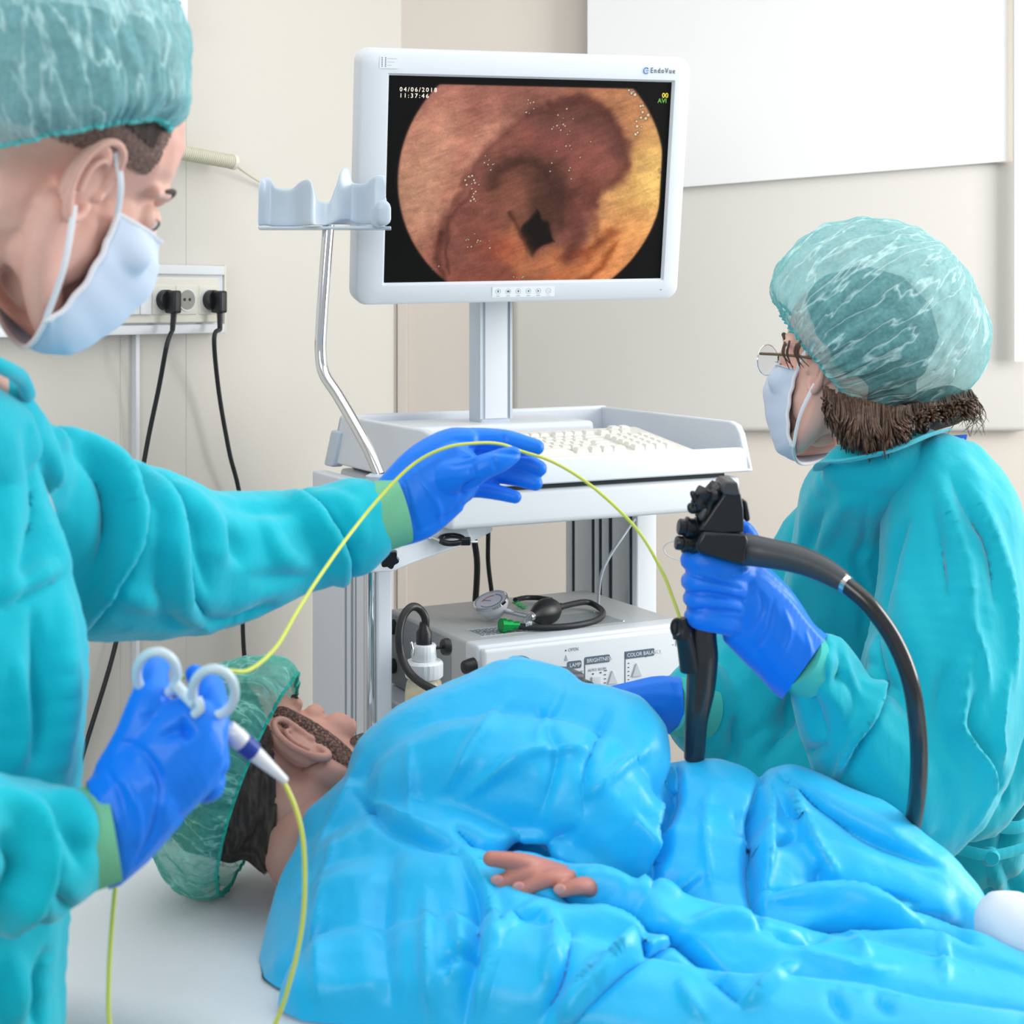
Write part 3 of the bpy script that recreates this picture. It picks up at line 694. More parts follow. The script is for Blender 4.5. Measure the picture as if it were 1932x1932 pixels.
for k in range(6): m.box(pf, (.2475, .0335+k*.0062, 0), (.2512 if k not in (1, 5) else .2530, .0347+k*.0062, .0003))
for k in range(6): m.box(pf, (.2915, .040+k*.0062, 0), (.2945, .0412+k*.0062, .0003))
for x, y in ((.1965, .0605), (.226, .0615), (.240, .062), (.324, .078)): m.box(pf, (x, y, 0), (x+.003, y+.0018, .0003))
m.build('scale_marks', M_ink, T, False)
text('scale_text', '-100', pg, .330, .089, 0, .012, M_inkl, T)
m = MB()
for k in range(5):
    for j in range(2): m.box(pg, (.334+j*.005, .112-k*.0022, 0), (.3353+j*.005, .1131-k*.0022, .0003))
m.build('dot_scale', M_ink, T, False)
m = MB(); q = (.016, .0845); pr = [(q[0], q[1]), (q[0]+.0105, q[1]), (q[0]+.00525, q[1]+.0105)]
m.tube([pg(x, y, .0002) for x, y in pr+pr[:1]], .00035, 5); m.box(pg, (q[0]+.0048, q[1]+.003, 0), (q[0]+.0057, q[1]+.0065, .0004)).build('warning_mark', M_ink, T, False)
# socket ring behind the drape
pts = [pg(.061+.028*math.cos(a), .0745+.028*math.sin(a), .0006) for a in np.linspace(.2, 2.9, 24)]
MB().tube(pts, .0008, 6).build('port_ring', M_ink, T)
# connector of the endoscope plugged into the light source
T = thing('light_guide_connector', df(.15, -.03, .06), 'dark grey boxy connector plugged into the light source front', 'connector')
cx_ = lambda x, y, z: df(.080+x, -.002-y, .048+z-x*.12)
MB().box(cx_, (0, 0.003, 0), (.062, .055, .040), .007).build('connector_body', mat('connector_grey', (64, 70, 78), .45), T)
MB().box(cx_, (.058, .006, .003), (.080, .052, .026), .006).build('connector_nose', M_blackg, T)
# ------------------------------------------------------------ water bottle
T = thing('water_bottle', P(800, 1330, 2.20), 'clear plastic water bottle with white ribbed cap and black hose', 'water bottle')
bc = P(800, 1272, 2.20); zup = V((0, 0, 1)); U1 = 2.20/F
M_clear = mat('clear_plastic', (232, 228, 205), .12, .5, alpha=.38)
M_liq = mat('yellowish_water', (222, 214, 176), .1, .5, alpha=.55)
MB().lathe(bc-zup*.115, zup, [(0, .020), (.003, .0262), (.09, .0268), (.105, .024), (.113, .0165), (.118, .0165)], 32).build('bottle', M_clear, T)
MB().lathe(bc-zup*.112, zup, [(0, .019), (.003, .0252), (.085, .0255), (.088, .0252)], 32).build('water', M_liq, T)
MB().lathe(bc-zup*.004, zup, [(0, .0245), (.002, .026), (.020, .0262), (.023, .0235), (.0235, .016), (.026, .0175), (.044, .0172), (.046, .0155)], 60, lambda a: 1+.022*math.cos(22*a)).build('cap', M_white2, T)
MB().lathe(bc+zup*.042, zup, [(0, .011), (.016, .011), (.022, .0075), (.03, .006)], 20).build('hose_boot', M_black, T)
MB().tube([bc+V((.0, .012, -.0)), bc+V((.002, .01, -.11))], .0028, 8).build('inner_tube', M_white2, T)
m = MB()
for k in range(4): m.box(lambda x, y, z: bc+V((x, y, z)), (-.02, -.0268, -.060-k*.005), (.004, -.0262, -.0585-k*.005))
m.build('bottle_print', mat('bottle_ink', (120, 150, 165), .5), T, False)
a = P(828, 1222, 2.20); MB().lathe(a, CW, [(-.004, .0022), (.006, .0022), (.006, .0105), (.0085, .012), (.014, .012), (.016, .010)], 22).build('side_valve', M_black, T)
MB().tube([P(776, 1212, 2.19), P(779, 1224, 2.185), P(778, 1236, 2.19)], .0022, 8).build('clip', M_chrome, T)
MB().tube([P(802, 1190, 2.20), P(802, 1165, 2.20), P(790, 1148, 2.2), P(775, 1146, 2.19), P(760, 1165, 2.18), P(753, 1200, 2.17), P(758, 1240, 2.165), P(778, 1275, 2.15), P(820, 1302, 2.12), P(880, 1318, 2.12), P(960, 1330, 2.14)], .0057, 14, 8).build('hose', M_black, T)
MB().box(ident, (bc.x-.03, 2.2-.03, bc.z-.13), (bc.x+.03, 2.2+.03, bc.z-.1155), .004).build('bottle_holder', M_grey, T)
MB().box(ident, (bc.x-.0, 2.2+.02, bc.z-.128), (bc.x+.06, 2.2+.05, bc.z-.118), .002).build('holder_bracket', M_grey, T)
# ------------------------------------------------------------ leak tester
zt_ = 1.075
def top(px, py, dz=0):                    # point on the device top under a pixel
    z = zt_+dz; Z = (CAMZ-z)*F/(py-HY); return V(((px-CX)/F*Z, Z, z))
T = thing('leak_tester', top(1000, 1175), 'black rubber bulb, round dial gauge and looped hose lying on the light source', 'pressure gauge')
g0 = top(936, 1170, .0); ax = V((-.28, -.30, .91)).normalized()
MB().lathe(g0+zup*.006, ax, [(0, .010), (.006, .018), (.018, .0255), (.027, .0272), (.0275, .0255)], 40).build('gauge', M_white2, T)
gg = T.children[0]
MB().lathe(g0+zup*.006, ax, [(.0262, .0278), (.0305, .0278), (.0315, .0262), (.0300, .0245), (.0262, .0245)], 40).build('gauge_rim', M_chrome, gg)
MB().lathe(g0+zup*.006, ax, [(.0272, .0245), (.0284, .0245)], 40).build('dial_face', mat('dial_paper', (228, 226, 236), .3), gg)
u1 = ax.cross(V((0, 1, 0))).normalized(); u2 = ax.cross(u1); gcen = g0+zup*.006+ax*.0287
MB().tube([gcen+u1*math.cos(a)*.018+u2*math.sin(a)*.018 for a in np.linspace(.4, 4.2, 18)], .0006, 6).tube([gcen, gcen+u1*.012-u2*.009], .0006, 6).build('dial_marks', mat('dial_blue', (90, 90, 150), .5), gg)
MB().tube([gcen+u1*math.cos(a)*.015+u2*math.sin(a)*.015 for a in np.linspace(4.3, 5.9, 10)], .0007, 6).build('dial_red', mat('dial_red', (190, 90, 100), .5), gg)
b0 = top(1078, 1138, .022); b1 = top(1003, 1163, .018); axb = (b0-b1).normalized(); L = (b0-b1).length
MB().lathe(b1, axb, [(-.002, .006), (.004, .0075), (.012, .0125), (.025, .0185), (.038, .0208), (.050, .0195), (.060, .0145), (.066, .0085), (.070, .0065), (.078, .0062)], 32).build('bulb', M_black, T)
MB().tube([g0+zup*.018, b1-axb*.002], .0042, 12).lathe(b1, axb, [(-.006, .0065), (.0, .0075), (.002, .0068)], 20).lathe(b1-axb*.012+V((0, -.006, -.004)), V((.2, -1, -.2)), [(0, .003), (.005, .003), (.005, .0065), (.012, .0065), (.014, .005)], 20).build('valve', M_chrome, T)
e = b1+axb*.075
MB().tube([e, top(1105, 1136, .012), top(1132, 1148, .006), top(1137, 1160, .005), top(1120, 1172, .005), top(1075, 1181, .005), top(1020, 1184, .006), top(968, 1181, .008)], .0048, 12, 8).build('hose', M_cord, T)
MB().tube([top(972, 1132, .012), top(990, 1128, .009), top(1015, 1128, .008), top(1040, 1132, .008)], .0042, 12, 6).build('hose', M_cord, T)
c = top(974, 1180, .009); hx = (top(948, 1180, .011)-c).normalized()
MB().lathe(c, hx, [(-.004, .0062), (.008, .0062), (.008, .009), (.018, .009), (.019, .0112), (.026, .0112)], 24, lambda a: 1+.03*math.cos(12*a)).build('green_coupling', M_green, T)
m = MB()
pts = [top(970+22*t, 1134+14*t, .006+.01*abs(math.sin(9*t)))+V((.0038*math.cos(40*t), .0038*math.sin(40*t), .002*math.cos(40*t))) for t in np.linspace(0, 1, 120)]
m.tube(pts, .0011, 6).build('green_chain', mat('green_plastic', (30, 160, 90), .4), T)
# purple stopcock below the brightness buttons
T = thing('stopcock', df(.228, -.02, .03), 'small translucent lilac stopcock in front of the brightness buttons', 'stopcock')
M_lil = mat('lilac_plastic', (205, 185, 226), .15, .6, alpha=.8)
c = df(.190, -.018, .036); MB().lathe(c-CW*.012, CW, [(0, .005), (.008, .0052), (.008, .009), (.014, .0095), (.016, .006), (.026, .005)], 18).build('stopcock_body', M_lil, T)
MB().tube([c+V((0, 0, 0)), c+V((.003, -.002, .012))], .004, 12).tube([c+CW*.012, c+CW*.02+zup*.006], .0035, 10).build('stopcock_tap', M_lil, T)
# loose cables at the back of the cart
for i, (pts, r, lab) in enumerate((([(885, 960, 2.66), (893, 1010, 2.68), (900, 1060, 2.70), (898, 1120, 2.72), (893, 1180, 2.74)], .0055, 'thicker black cable hanging behind the light source'),
                                 ([(918, 960, 2.70), (921, 1000, 2.70), (921, 1060, 2.72), (928, 1120, 2.74), (934, 1170, 2.76)], .0040, 'thinner black cable hanging right of the thick one behind the light source'))):
    tag(MB().tube([P(*p) for p in pts], r, 12, 6).build('hanging_cable', M_cord), lab, 'cable')
tag(MB().tube([P(1197, 980, 2.66), P(1180, 1005, 2.62), P(1150, 1050, 2.6), P(1133, 1090, 2.6), P(1128, 1150, 2.64)], .0026, 10, 8).build('thin_cable', M_grey), 'thin grey cable curving before the aluminium column', 'cable')
tag(MB().tube([P(1285, 1058, 2.5), P(1262, 1050, 2.5), P(1252, 1035, 2.5), P(1262, 1024, 2.5), P(1283, 1020, 2.5)], .0008, 6, 8).build('wire_loop', M_grey), 'hair-thin grey wire loop beside the scope buttons', 'wire')
# ------------------------------------------------------------ bed
ZB = .97
T = thing('hospital_bed', (0.1, 1.5, 0), 'white sheeted examination bed under the patient', 'bed')
BA = math.radians(-18); BX = V((math.cos(BA), math.sin(BA), 0)); BY = V((-BX.y, BX.x, 0)); BO = V((-.40, 1.86, 0))
def bf(x, y, z): return BO+BX*x+BY*y+V((0, 0, z))
def bed_near(co): return (co[:, 0]-BO.x)*BY.x+(co[:, 1]-BO.y)*BY.y      # local y of points (0 = far edge, -.46 = near edge)
def soft_slab(x0, x1, y0, y1, z0, z1, r, sag=None):
    nx_, ny_ = 90, 60; vs = []; fs = []
    def pt(u, v, s):
        x = x0+(x1-x0)*u; y = y0+(y1-y0)*v
        d = min(u*(x1-x0), (1-u)*(x1-x0), v*(y1-y0), (1-v)*(y1-y0)); h = r*(1-math.sqrt(max(0, 1-(1-min(d, r)/r)**2)))
        z = (z1-h) if s else (z0+h); 
        if s and sag: z += sag(x, y)
        return V((x, y, z))
    us = [0]+[.5-.5*math.cos(math.pi*i/nx_) for i in range(1, nx_)]+[1]; vv = [.5-.5*math.cos(math.pi*i/ny_) for i in range(ny_+1)]
    for s in (1, 0):
        for v in vv:
            for u in us: vs.append(pt(u, v, s))
    W = nx_+1; N = W*(ny_+1)
    for j in range(ny_):
        for i in range(nx_):
            a = j*W+i; fs.append((a, a+1, a+W+1, a+W)); fs.append((N+a, N+a+W, N+a+W+1, N+a+1))
    for i in range(nx_):
        fs.append((i, N+i, N+i+1, i+1)); a = ny_*W+i; fs.append((a, a+1, N+a+1, N+a))
    for j in range(ny_):
        a = j*W; fs.append((a, a+W, N+a+W, N+a)); a += nx_; fs.append((a, N+a, N+a+W, a+W))
    return vs, fs
M_sheet = mat('white_sheet', (226, 231, 236), .8, .2, bump=[(14, .25, .01, (1, 1, 1)), (60, .08, .003, (1, 1, 1))], sheen=.2)
def sag(x, y):
    return -.014*math.exp(-((x-.12)**2+(y+.2)**2)/.02)+.004*noise.noise(V((x*7, y*7, 0)))+.004*noise.noise(V((x*20, y*9, 3)))
vs, fs = soft_slab(-.14, 1.7, -.46, 0, ZB-.14, ZB, .045, sag); MB().add([bf(*v) for v in vs], fs).build('mattress', M_sheet, T)
MB().box(bf, (-.10, -.43, ZB-.22), (1.66, -.03, ZB-.145), .02).build('bed_frame', M_grey, T)
for x in (.1, 1.4): MB().box(bf, (x, -.38, .16), (x+.08, -.08, ZB-.2), .01).build('bed_support', M_grey, T)
for y in (-.42, -.12): MB().box(bf, (-.04, y, .1), (1.6, y+.07, .18), .015).build('base_bar', M_grey, T)
for x in (0, 1.55):
    for y in (-.385, -.085): MB().lathe(bf(x, y-.015, .052), BY, [(0, .04), (.003, .051), (.027, .051), (.03, .04)], 24).build('bed_wheel', M_black, T)
# sheet edge hanging at the near side
vs = []; fs = []
for j in range(26):
    for i in range(120):
        u = i/119; v = j/25; x = -.12+1.8*u
        a = v*math.pi/2*1.0
        if v < .4: t = v/.4*math.pi/2; y = -.445-.02*math.sin(t); z = ZB-.03-.0-.03*(1-math.cos(t))
        else: y = -.465+.006*math.sin(x*60)*(v-.4)*1.5; z = ZB-.06-(v-.4)*.36
        y += .007*math.sin(x*23+2*v)*v; vs.append(bf(x, y-.003, z))
for j in range(25):
    for i in range(119): a = j*120+i; fs.append((a, a+1, a+121, a+120))
o = MB().add(vs, fs).build('sheet_edge', M_sheet, T); sd = o.modifiers.new('s', 'SOLIDIFY'); sd.thickness = .002
# white bolster at the right end
b_ = Blob().px([(1895, 1742, 1.47, 58), (1940, 1760, 1.46, 66), (2030, 1790, 1.44, 70), (2200, 1850, 1.40, 75)], 1.0)
me = b_.build(.006, 4); wrinkle(me, 14, .0025); co = co_of(me); co[:, 2] = np.maximum(co[:, 2], ZB+.002); set_co(me, co)
tag(link('pillow', me, M_sheet), 'white roll pillow at the right edge behind the blue gown', 'pillow')
# ------------------------------------------------------------ cloth and skin materials
M_teal = mat('teal_cloth', (0, 184, 204), .72, .15, sheen=.25, bump=[(16, .35, .012, (1, 1, .5)), (45, .22, .004, (1, 1, .6)), (900, .05, .0004, (1, 1, 1))])
M_teal2 = mat('teal_cloth_woman', (0, 182, 202), .66, .2, sheen=.3, bump=[(13, .4, .014, (1.2, 1, .35)), (50, .25, .004, (1, 1, .4)), (900, .05, .0004, (1, 1, 1))])
M_cuff = mat('green_knit_cuff', (120, 190, 152), .85, .15, bump=[(300, .3, .001, (1, 1, .3))])
M_glove = mat('blue_glove', (0, 122, 240), .42, .35, sheen=.1, bump=[(26, .25, .004, (1, 1, 1)), (90, .12, .0015, (1, 1, 1))])
M_drape = mat('blue_gown_film', (20, 190, 246), .42, .5, sheen=.15, bump=[(9, .30, .02, (1, 1, 1)), (28, .25, .006, (1, 1, 1))])
M_skin = mat('skin', (232, 190, 176), .5, .3, sss=.12, var=((224, 172, 158), 18, .35, .7), bump=[(220, .08, .0006, (1, 1, 1))])
M_skin3 = mat('skin_patient', (214, 162, 146), .5, .35, sss=.12, var=((198, 140, 126), 14, .35, .7), bump=[(220, .1, .0006, (1, 1, 1))])
M_mask = mat('mask_cloth', (206, 220, 240), .8, .2, bump=[(500, .08, .0005, (1, 1, 1))])
M_maskw = mat('mask_white', (238, 240, 246), .8, .2)
M_hair = mat('dark_hair', (52, 42, 38), .65, .3, var=((92, 78, 72), 240, .4, .7, (1, 1, .2)), bump=[(400, .5, .002, (1, 1, .15))])
M_hairf = mat('short_hair', (96, 80, 76), .8, .2, var=((140, 116, 108), 420, .35, .65), bump=[(500, .5, .001, (1, 1, 1))])
M_brown = mat('brown_hair', (54, 36, 28), .4, .5, var=((98, 68, 47), 60, .35, .7, (3, 3, .6)), bump=[(260, .6, .002, (1, 1, .12))])
M_eye = mat('eye_white', (232, 228, 224), .2, .5); M_iris = mat('iris', (70, 52, 40), .2, .5)
def cap_mat(name, c1, c2, al0, al1, dirn):
    m = bpy.data.materials.new(name); m.use_nodes = True; n = m.node_tree.nodes; l = m.node_tree.links; b = n['Principled BSDF']
    tc = n.new('ShaderNodeTexCoord'); mp = n.new('ShaderNodeMapping'); mp.inputs['Scale'].default_value = dirn; l.new(tc.outputs['UV'], mp.inputs[0])
    t = n.new('ShaderNodeTexNoise'); t.inputs['Scale'].default_value = 1; t.inputs['Detail'].default_value = 3; t.inputs['Distortion'].default_value = .22; l.new(mp.outputs[0], t.inputs[0])
    # thin pleat lines: ridge of the noise
    s = n.new('ShaderNodeMath'); s.operation = 'SUBTRACT'; s.inputs[1].default_value = .5; l.new(t.outputs[0], s.inputs[0])
    a = n.new('ShaderNodeMath'); a.operation = 'ABSOLUTE'; l.new(s.outputs[0], a.inputs[0])
    r = n.new('ShaderNodeValToRGB'); r.color_ramp.elements[0].position = .0; r.color_ramp.elements[1].position = .035
    r.color_ramp.elements[0].color = (1, 1, 1, 1); r.color_ramp.elements[1].color = (0, 0, 0, 1); l.new(a.outputs[0], r.inputs[0])
    t2 = n.new('ShaderNodeTexNoise'); t2.inputs['Scale'].default_value = 220; t2.inputs['Detail'].default_value = 4; l.new(tc.outputs['Object'], t2.inputs[0])
    mx = n.new('ShaderNodeMath'); mx.operation = 'MULTIPLY_ADD'; mx.inputs[1].default_value = .55; l.new(r.outputs[0], mx.inputs[0]); 
    m3 = n.new('ShaderNodeMath'); m3.operation = 'MULTIPLY'; m3.inputs[1].default_value = .45; l.new(t2.outputs[0], m3.inputs[0]); l.new(m3.outputs[0], mx.inputs[2])
    cr = n.new('ShaderNodeValToRGB'); cr.color_ramp.elements[0].color = (*lin(c1), 1); cr.color_ramp.elements[1].color = (*lin(c2), 1); l.new(mx.outputs[0], cr.inputs[0]); l.new(cr.outputs[0], b.inputs['Base Color'])
    mr = n.new('ShaderNodeMapRange'); mr.inputs['To Min'].default_value = al0; mr.inputs['To Max'].default_value = al1; l.new(mx.outputs[0], mr.inputs[0]); l.new(mr.outputs[0], b.inputs['Alpha'])
    b.inputs['Roughness'].default_value = .6; b.inputs['Specular IOR Level'].default_value = .3
    bp = n.new('ShaderNodeBump'); bp.inputs['Strength'].default_value = .5; bp.inputs['Distance'].default_value = .003; l.new(r.outputs[0], bp.inputs['Height']); l.new(bp.outputs[0], b.inputs['Normal'])
    return m
M_cap1 = cap_mat('cap_cloth_man', (104, 190, 200), (200, 240, 242), .50, .98, (30, 3.2, 1))
M_cap2 = cap_mat('cap_cloth_woman', (84, 190, 196), (214, 246, 246), .40, .96, (26, 3.2, 1))
M_cap3 = cap_mat('cap_cloth_patient', (48, 186, 170), (170, 236, 222), .42, .98, (40, 4, 1))
def frame_of(origin, fwd, up):
    X = V(fwd).normalized(); Z = V(up); Z = (Z-X*Z.dot(X)).normalized(); Y = Z.cross(X)
    M = Matrix.Identity(4)
    for i in range(3): M[i][0] = X[i]; M[i][1] = Y[i]; M[i][2] = Z[i]; M[i][3] = origin[i]
    return M
def head_mesh(M, s=1.0):
    b = Blob(); head_blob(b, M, s); a = b.build(.0024, 9)
    e = Blob(); ears(e, M, s); c = e.build(.0016, 3)
    bm = bmesh.new(); bm.from_mesh(a); bm.from_mesh(c); me = bpy.data.meshes.new('head'); bm.to_mesh(me); bm.free(); return me
def head_blob(b, M, s=1.0, ear=False):
    S = M @ Matrix.Scale(s, 4)
    for y in (1, -1): b.ell((.018, y*.040, -.042), (.040, .026, .046), S); b.ell((-.03, y*.028, -.03), (.04, .034, .05), S)
    b.ell((-.012, 0, .045), (.098, .076, .083), S); b.ell((.033, 0, .048), (.052, .062, .056), S)
    b.ell((.036, 0, -.018), (.056, .060, .062), S); b.ell((.045, 0, -.062), (.043, .044, .042), S)
    for y in (1, -1):
        b.chain([(-.004, y*.058, -.030, .018), (.012, y*.054, -.066, .016), (.045, y*.040, -.094, .015), (.080, y*.012, -.104, .015)], S)
        b.ell((.070, y*.036, -.020), (.022, .020, .020), S)
        b.chain([(.083, y*.012, .030, .007), (.076, y*.034, .035, .006), (.060, y*.052, .029, .006)], S)
        b.ell((.104, y*.009, -.030), (.009, .008, .007), S)
        b.ell((.071, y*.031, .010), (.014, .016, .013), S)
    b.ell((.083, 0, -.103), (.017, .020, .015), S)
    b.chain([(.092, 0, .018, .008), (.103, 0, -.004, .0085), (.115, 0, -.026, .0095)], S)
    b.ell((.094, 0, -.058), (.009, .024, .006), S); b.ell((.092, 0, -.069), (.009, .021, .006), S)
    b.chain([(-.028, 0, .0, .054), (-.036, 0, -.06, .053), (-.044, 0, -.11, .055), (-.05, 0, -.155, .064)], S)
def ears(b, M, s=1.0):
    S = M @ Matrix.Scale(s, 4)
    if 1:
        for y in (1, -1):
            pts = [(.012, -.002, .001), (.010, .018, .006), (.004, .031, .012), (-.008, .035, .016), (-.019, .026, .019), (-.022, .008, .018), (-.017, -.009, .014), (-.010, -.021, .010), (-.002, -.029, .008), (.005, -.025, .004), (.007, -.016, .001)]
            b.chain([(x, y*(.075+o), z, .0036 if i < 7 else .0050) for i, (x, z, o) in enumerate(pts)], S, step=.5)
            b.chain([(.004, y*.079, .018, .003), (-.006, y*.086, .020, .003), (-.012, y*.088, .008, .003), (-.008, y*.084, -.008, .0032)], S, step=.5)
            b.ell((-.006, y*.076, .004), (.016, .0045, .030), S)
            b.ell((.011, y*.077, -.004), (.004, .005, .006), S)
            b.ell((-.014, y*.072, .004), (.006, .012, .024), S)
def eyes(root, M, s=1.0, skin=None, closed=False):
    S = M @ Matrix.Scale(s, 4)
    for y in (1, -1):
        bb = Blob().ell((.0745, y*.032, .010), .0112, S); e = link('eye', bb.build(.0016, 1), M_eye, root)
        c = S @ V((.0854, y*.032, .010)); ax = (S.to_3x3() @ V((1, 0, 0))).normalized()
        MB().lathe(c-ax*.0006, ax, [(0, .0052), (.0012, .0045), (.0016, .002)], 14).build('iris', M_iris, e)
    for y in (1, -1):
        me = Blob().ell((.0748, y*.032, .010), (.0124, .0135, .0122), S).build(.0012, 1); Mi = np.array(S.inverted())
        if not closed: cut(me, lambda co: (lambda l: (l[:, 2] < .0125) & (l[:, 2] > .0035))(co@Mi[:3, :3].T+Mi[:3, 3]))
        link('eyelid', me, skin or M_skin, root)
    m = MB()
    for y in (1, -1):
        m.tube([S @ V((.0880, y*.014, .034)), S @ V((.0815, y*.032, .040)), S @ V((.066, y*.052, .034))], [.0028, .0030, .0014], 8, 4)
    m.build('eyebrows', M_hair, root)
def cap(root, M, m, c, axes, axis, Th, bulges=(), pleat=.004, seed=1, rimr=.0018, name='surgical_cap', rimf=None, NA=300, NT=110, gather=.0, edge=M_glove):
    """bouffant cap in head coordinates: rays from c, polar angle from axis"""
    A = V(axis).normalized(); U = A.orthogonal().normalized()
    U = (V((1, 0, 0))-A*A.x).normalized(); W = A.cross(U); vs = []; fs = []; uv = []
    for j in range(NT+1):
        for i in range(NA):
            ph = 2*math.pi*i/NA; TH = math.radians(Th(math.degrees(ph)) if callable(Th) else Th); th = TH*(j/NT)
            d = A*math.cos(th)+(U*math.cos(ph)+W*math.sin(ph))*math.sin(th)
            r = 1/math.sqrt((d.x/axes[0])**2+(d.y/axes[1])**2+(d.z/axes[2])**2)
            for bd, amt, wd in bulges:
                an = d.angle(V(bd)); r += amt*math.exp(-(an/wd)**2)
            e = j/NT
            env = math.sin(min(1, e*1.15)*math.pi/2)*(.5+.5*e)
            n1 = noise.noise(V((math.cos(ph)*6, math.sin(ph)*6, th*1.2+seed))); n2 = noise.noise(V((math.cos(ph)*17, math.sin(ph)*17, th*2+seed*2)))
            n3 = noise.noise(d*5+V((seed, 0, 0)))
            r += pleat*env*((1-2.5*abs(n1))+.6*(1-2.5*abs(n2)))+pleat*1.2*n3
            if e > .88:                         # gathered into the elastic
                k = (e-.88)/.12; r -= gather*k*k; r += .0022*math.sin(ph*70)*k
            vs.append(M @ (V(c)+d*r)); uv.append((ph/(2*math.pi), e))
    for j in range(NT):
        for i in range(NA):
            a = j*NA+i; b_ = j*NA+(i+1) % NA; fs.append((a, b_, b_+NA, a+NA))
    o = MB(); o.add(vs, fs); ob = mk(name, o.v, o.f, m, root, True)
    ul = ob.data.uv_layers.new(name='UVMap')
    for p in ob.data.polygons:
        for li, vi in zip(p.loop_indices, p.vertices):
            u_, v_ = uv[vi]; 
            if u_ < .001 and max(uv[k][0] for k in p.vertices) > .9: u_ = 1.0
            ul.data[li].uv = (u_, v_)
    k = NT*NA; rim = [vs[k+i] for i in range(0, NA, 2)]; rim.append(rim[0])
    MB().tube(rim, rimr, 8, cap=False).build('elastic_edge', edge, ob)
    return ob
def hairshell(root, M, m, s=1.0, grow=.0025, keep=None, name='hair'):
    b = Blob(); S = M @ Matrix.Scale(s, 4); g = grow
    b.ell((-.012, 0, .045), (.098+g, .076+g, .083+g), S); b.ell((.033, 0, .048), (.052+g, .062+g, .056+g), S)
    b.chain([(-.028, 0, .0, .054+g), (-.036, 0, -.06, .053+g)], S)
    me = b.build(.003, 3); Mi = np.array(S.inverted())
    def fn(co):
        l = co@Mi[:3, :3].T+Mi[:3, 3]; return ~keep(l)
    cut(me, fn); return link(name, me, m, root)
from mathutils.bvhtree import BVHTree
def mask(root, M, s=1.0, head=None, ear=(-.002, .082, .030), earl=(-.006, .084, -.020)):
    S = M @ Matrix.Scale(s, 4)
    prof = [(.100, .004), (.1225, -.012), (.1300, -.030), (.1290, -.045), (.1250, -.062), (.1190, -.080), (.1120, -.096), (.100, -.112), (.082, -.122), (.062, -.126)]
    NU = 40; NV = 45; vs = []; bvh = None
    if head is not None: bvh = BVHTree.FromPolygons([v.co[:] for v in head.vertices], [p.vertices[:] for p in head.polygons])
    for j in range(NV):
        t = j/(NV-1)*(len(prof)-1); i0 = min(int(t), len(prof)-2); f_ = t-i0
        x = prof[i0][0]*(1-f_)+prof[i0+1][0]*f_; z = prof[i0][1]*(1-f_)+prof[i0+1][1]*f_
        v = j/(NV-1)
        for i in range(NU):
            u = -1+2*i/(NU-1); a = abs(u)
            hw = .062+.004*math.sin(v*math.pi)
            y = u*hw; xx = x-(a**1.7)*(x-.038-.008*math.sin(v*3.1)); zz = z*(1-a*a*.15)+(-.008)*a*a*(1-v*1.9)
            xx += .0008*math.sin(v*math.pi*9)*(1 if v > .18 else 0)
            p = V((xx, y, zz)); o_ = V((.02, y*.4, zz)); d = p-o_; L = d.length; d.normalize()
            if bvh:
                w0 = S @ o_; w1 = (S.to_3x3() @ d).normalized(); hit = bvh.ray_cast(w0+w1*L*1.0*S.to_scale()[0]+w1*.04, -w1, .08)
                if hit[0] is not None: L = max(L, (hit[0]-w0).length/S.to_scale()[0]+.0060)
            vs.append(S @ (o_+d*L))
    sv = list(vs)
    for _ in range(3):
        for j in range(1, NV-1):
            for i in range(1, NU-1): k = j*NU+i; a_ = (vs[k-1]+vs[k+1]+vs[k-NU]+vs[k+NU])/4; sv[k] = vs[k].lerp(a_, .5)
        vs = list(sv)
    fs = [(j*NU+i, j*NU+i+1, (j+1)*NU+i+1, (j+1)*NU+i) for j in range(NV-1) for i in range(NU-1)]
    o = MB().add(vs, fs).build('face_mask', M_mask, root, auto=False); sd = o.modifiers.new('s', 'SOLIDIFY'); sd.thickness = .0015
    MB().tube([vs[i] for i in range(0, NU)], .003, 8, flat=S.to_3x3() @ V((1, 0, 0))).build('mask_binding', M_maskw, o); MB().tube([vs[(NV-1)*NU+i] for i in range(NU)], .0022, 8).build('mask_binding', M_maskw, o)
    for sgn, i in ((1, NU-1), (-1, 0)):
        a = vs[i]; b = vs[(NV-1)*NU+i]; e1 = S @ V((ear[0], sgn*ear[1], ear[2])); e2 = S @ V((earl[0], sgn*earl[1], earl[2]))
        out = S.to_3x3() @ V((0, sgn, 0))
        MB().tube([a, a.lerp(e1, .5)+out*.009, e1+out*.003], .0026, 8, 5, flat=out).build('ear_loop', M_maskw, o)
        MB().tube([b, b.lerp(e2, .5)+out*.010, e2+out*.003], .0026, 8, 5, flat=out).build('ear_loop', M_maskw, o)
        m_ = MB(); m_.tube([vs[j*NU+i] for j in range(NV)], .0022, 8).build('mask_binding', M_maskw, o)
    return o

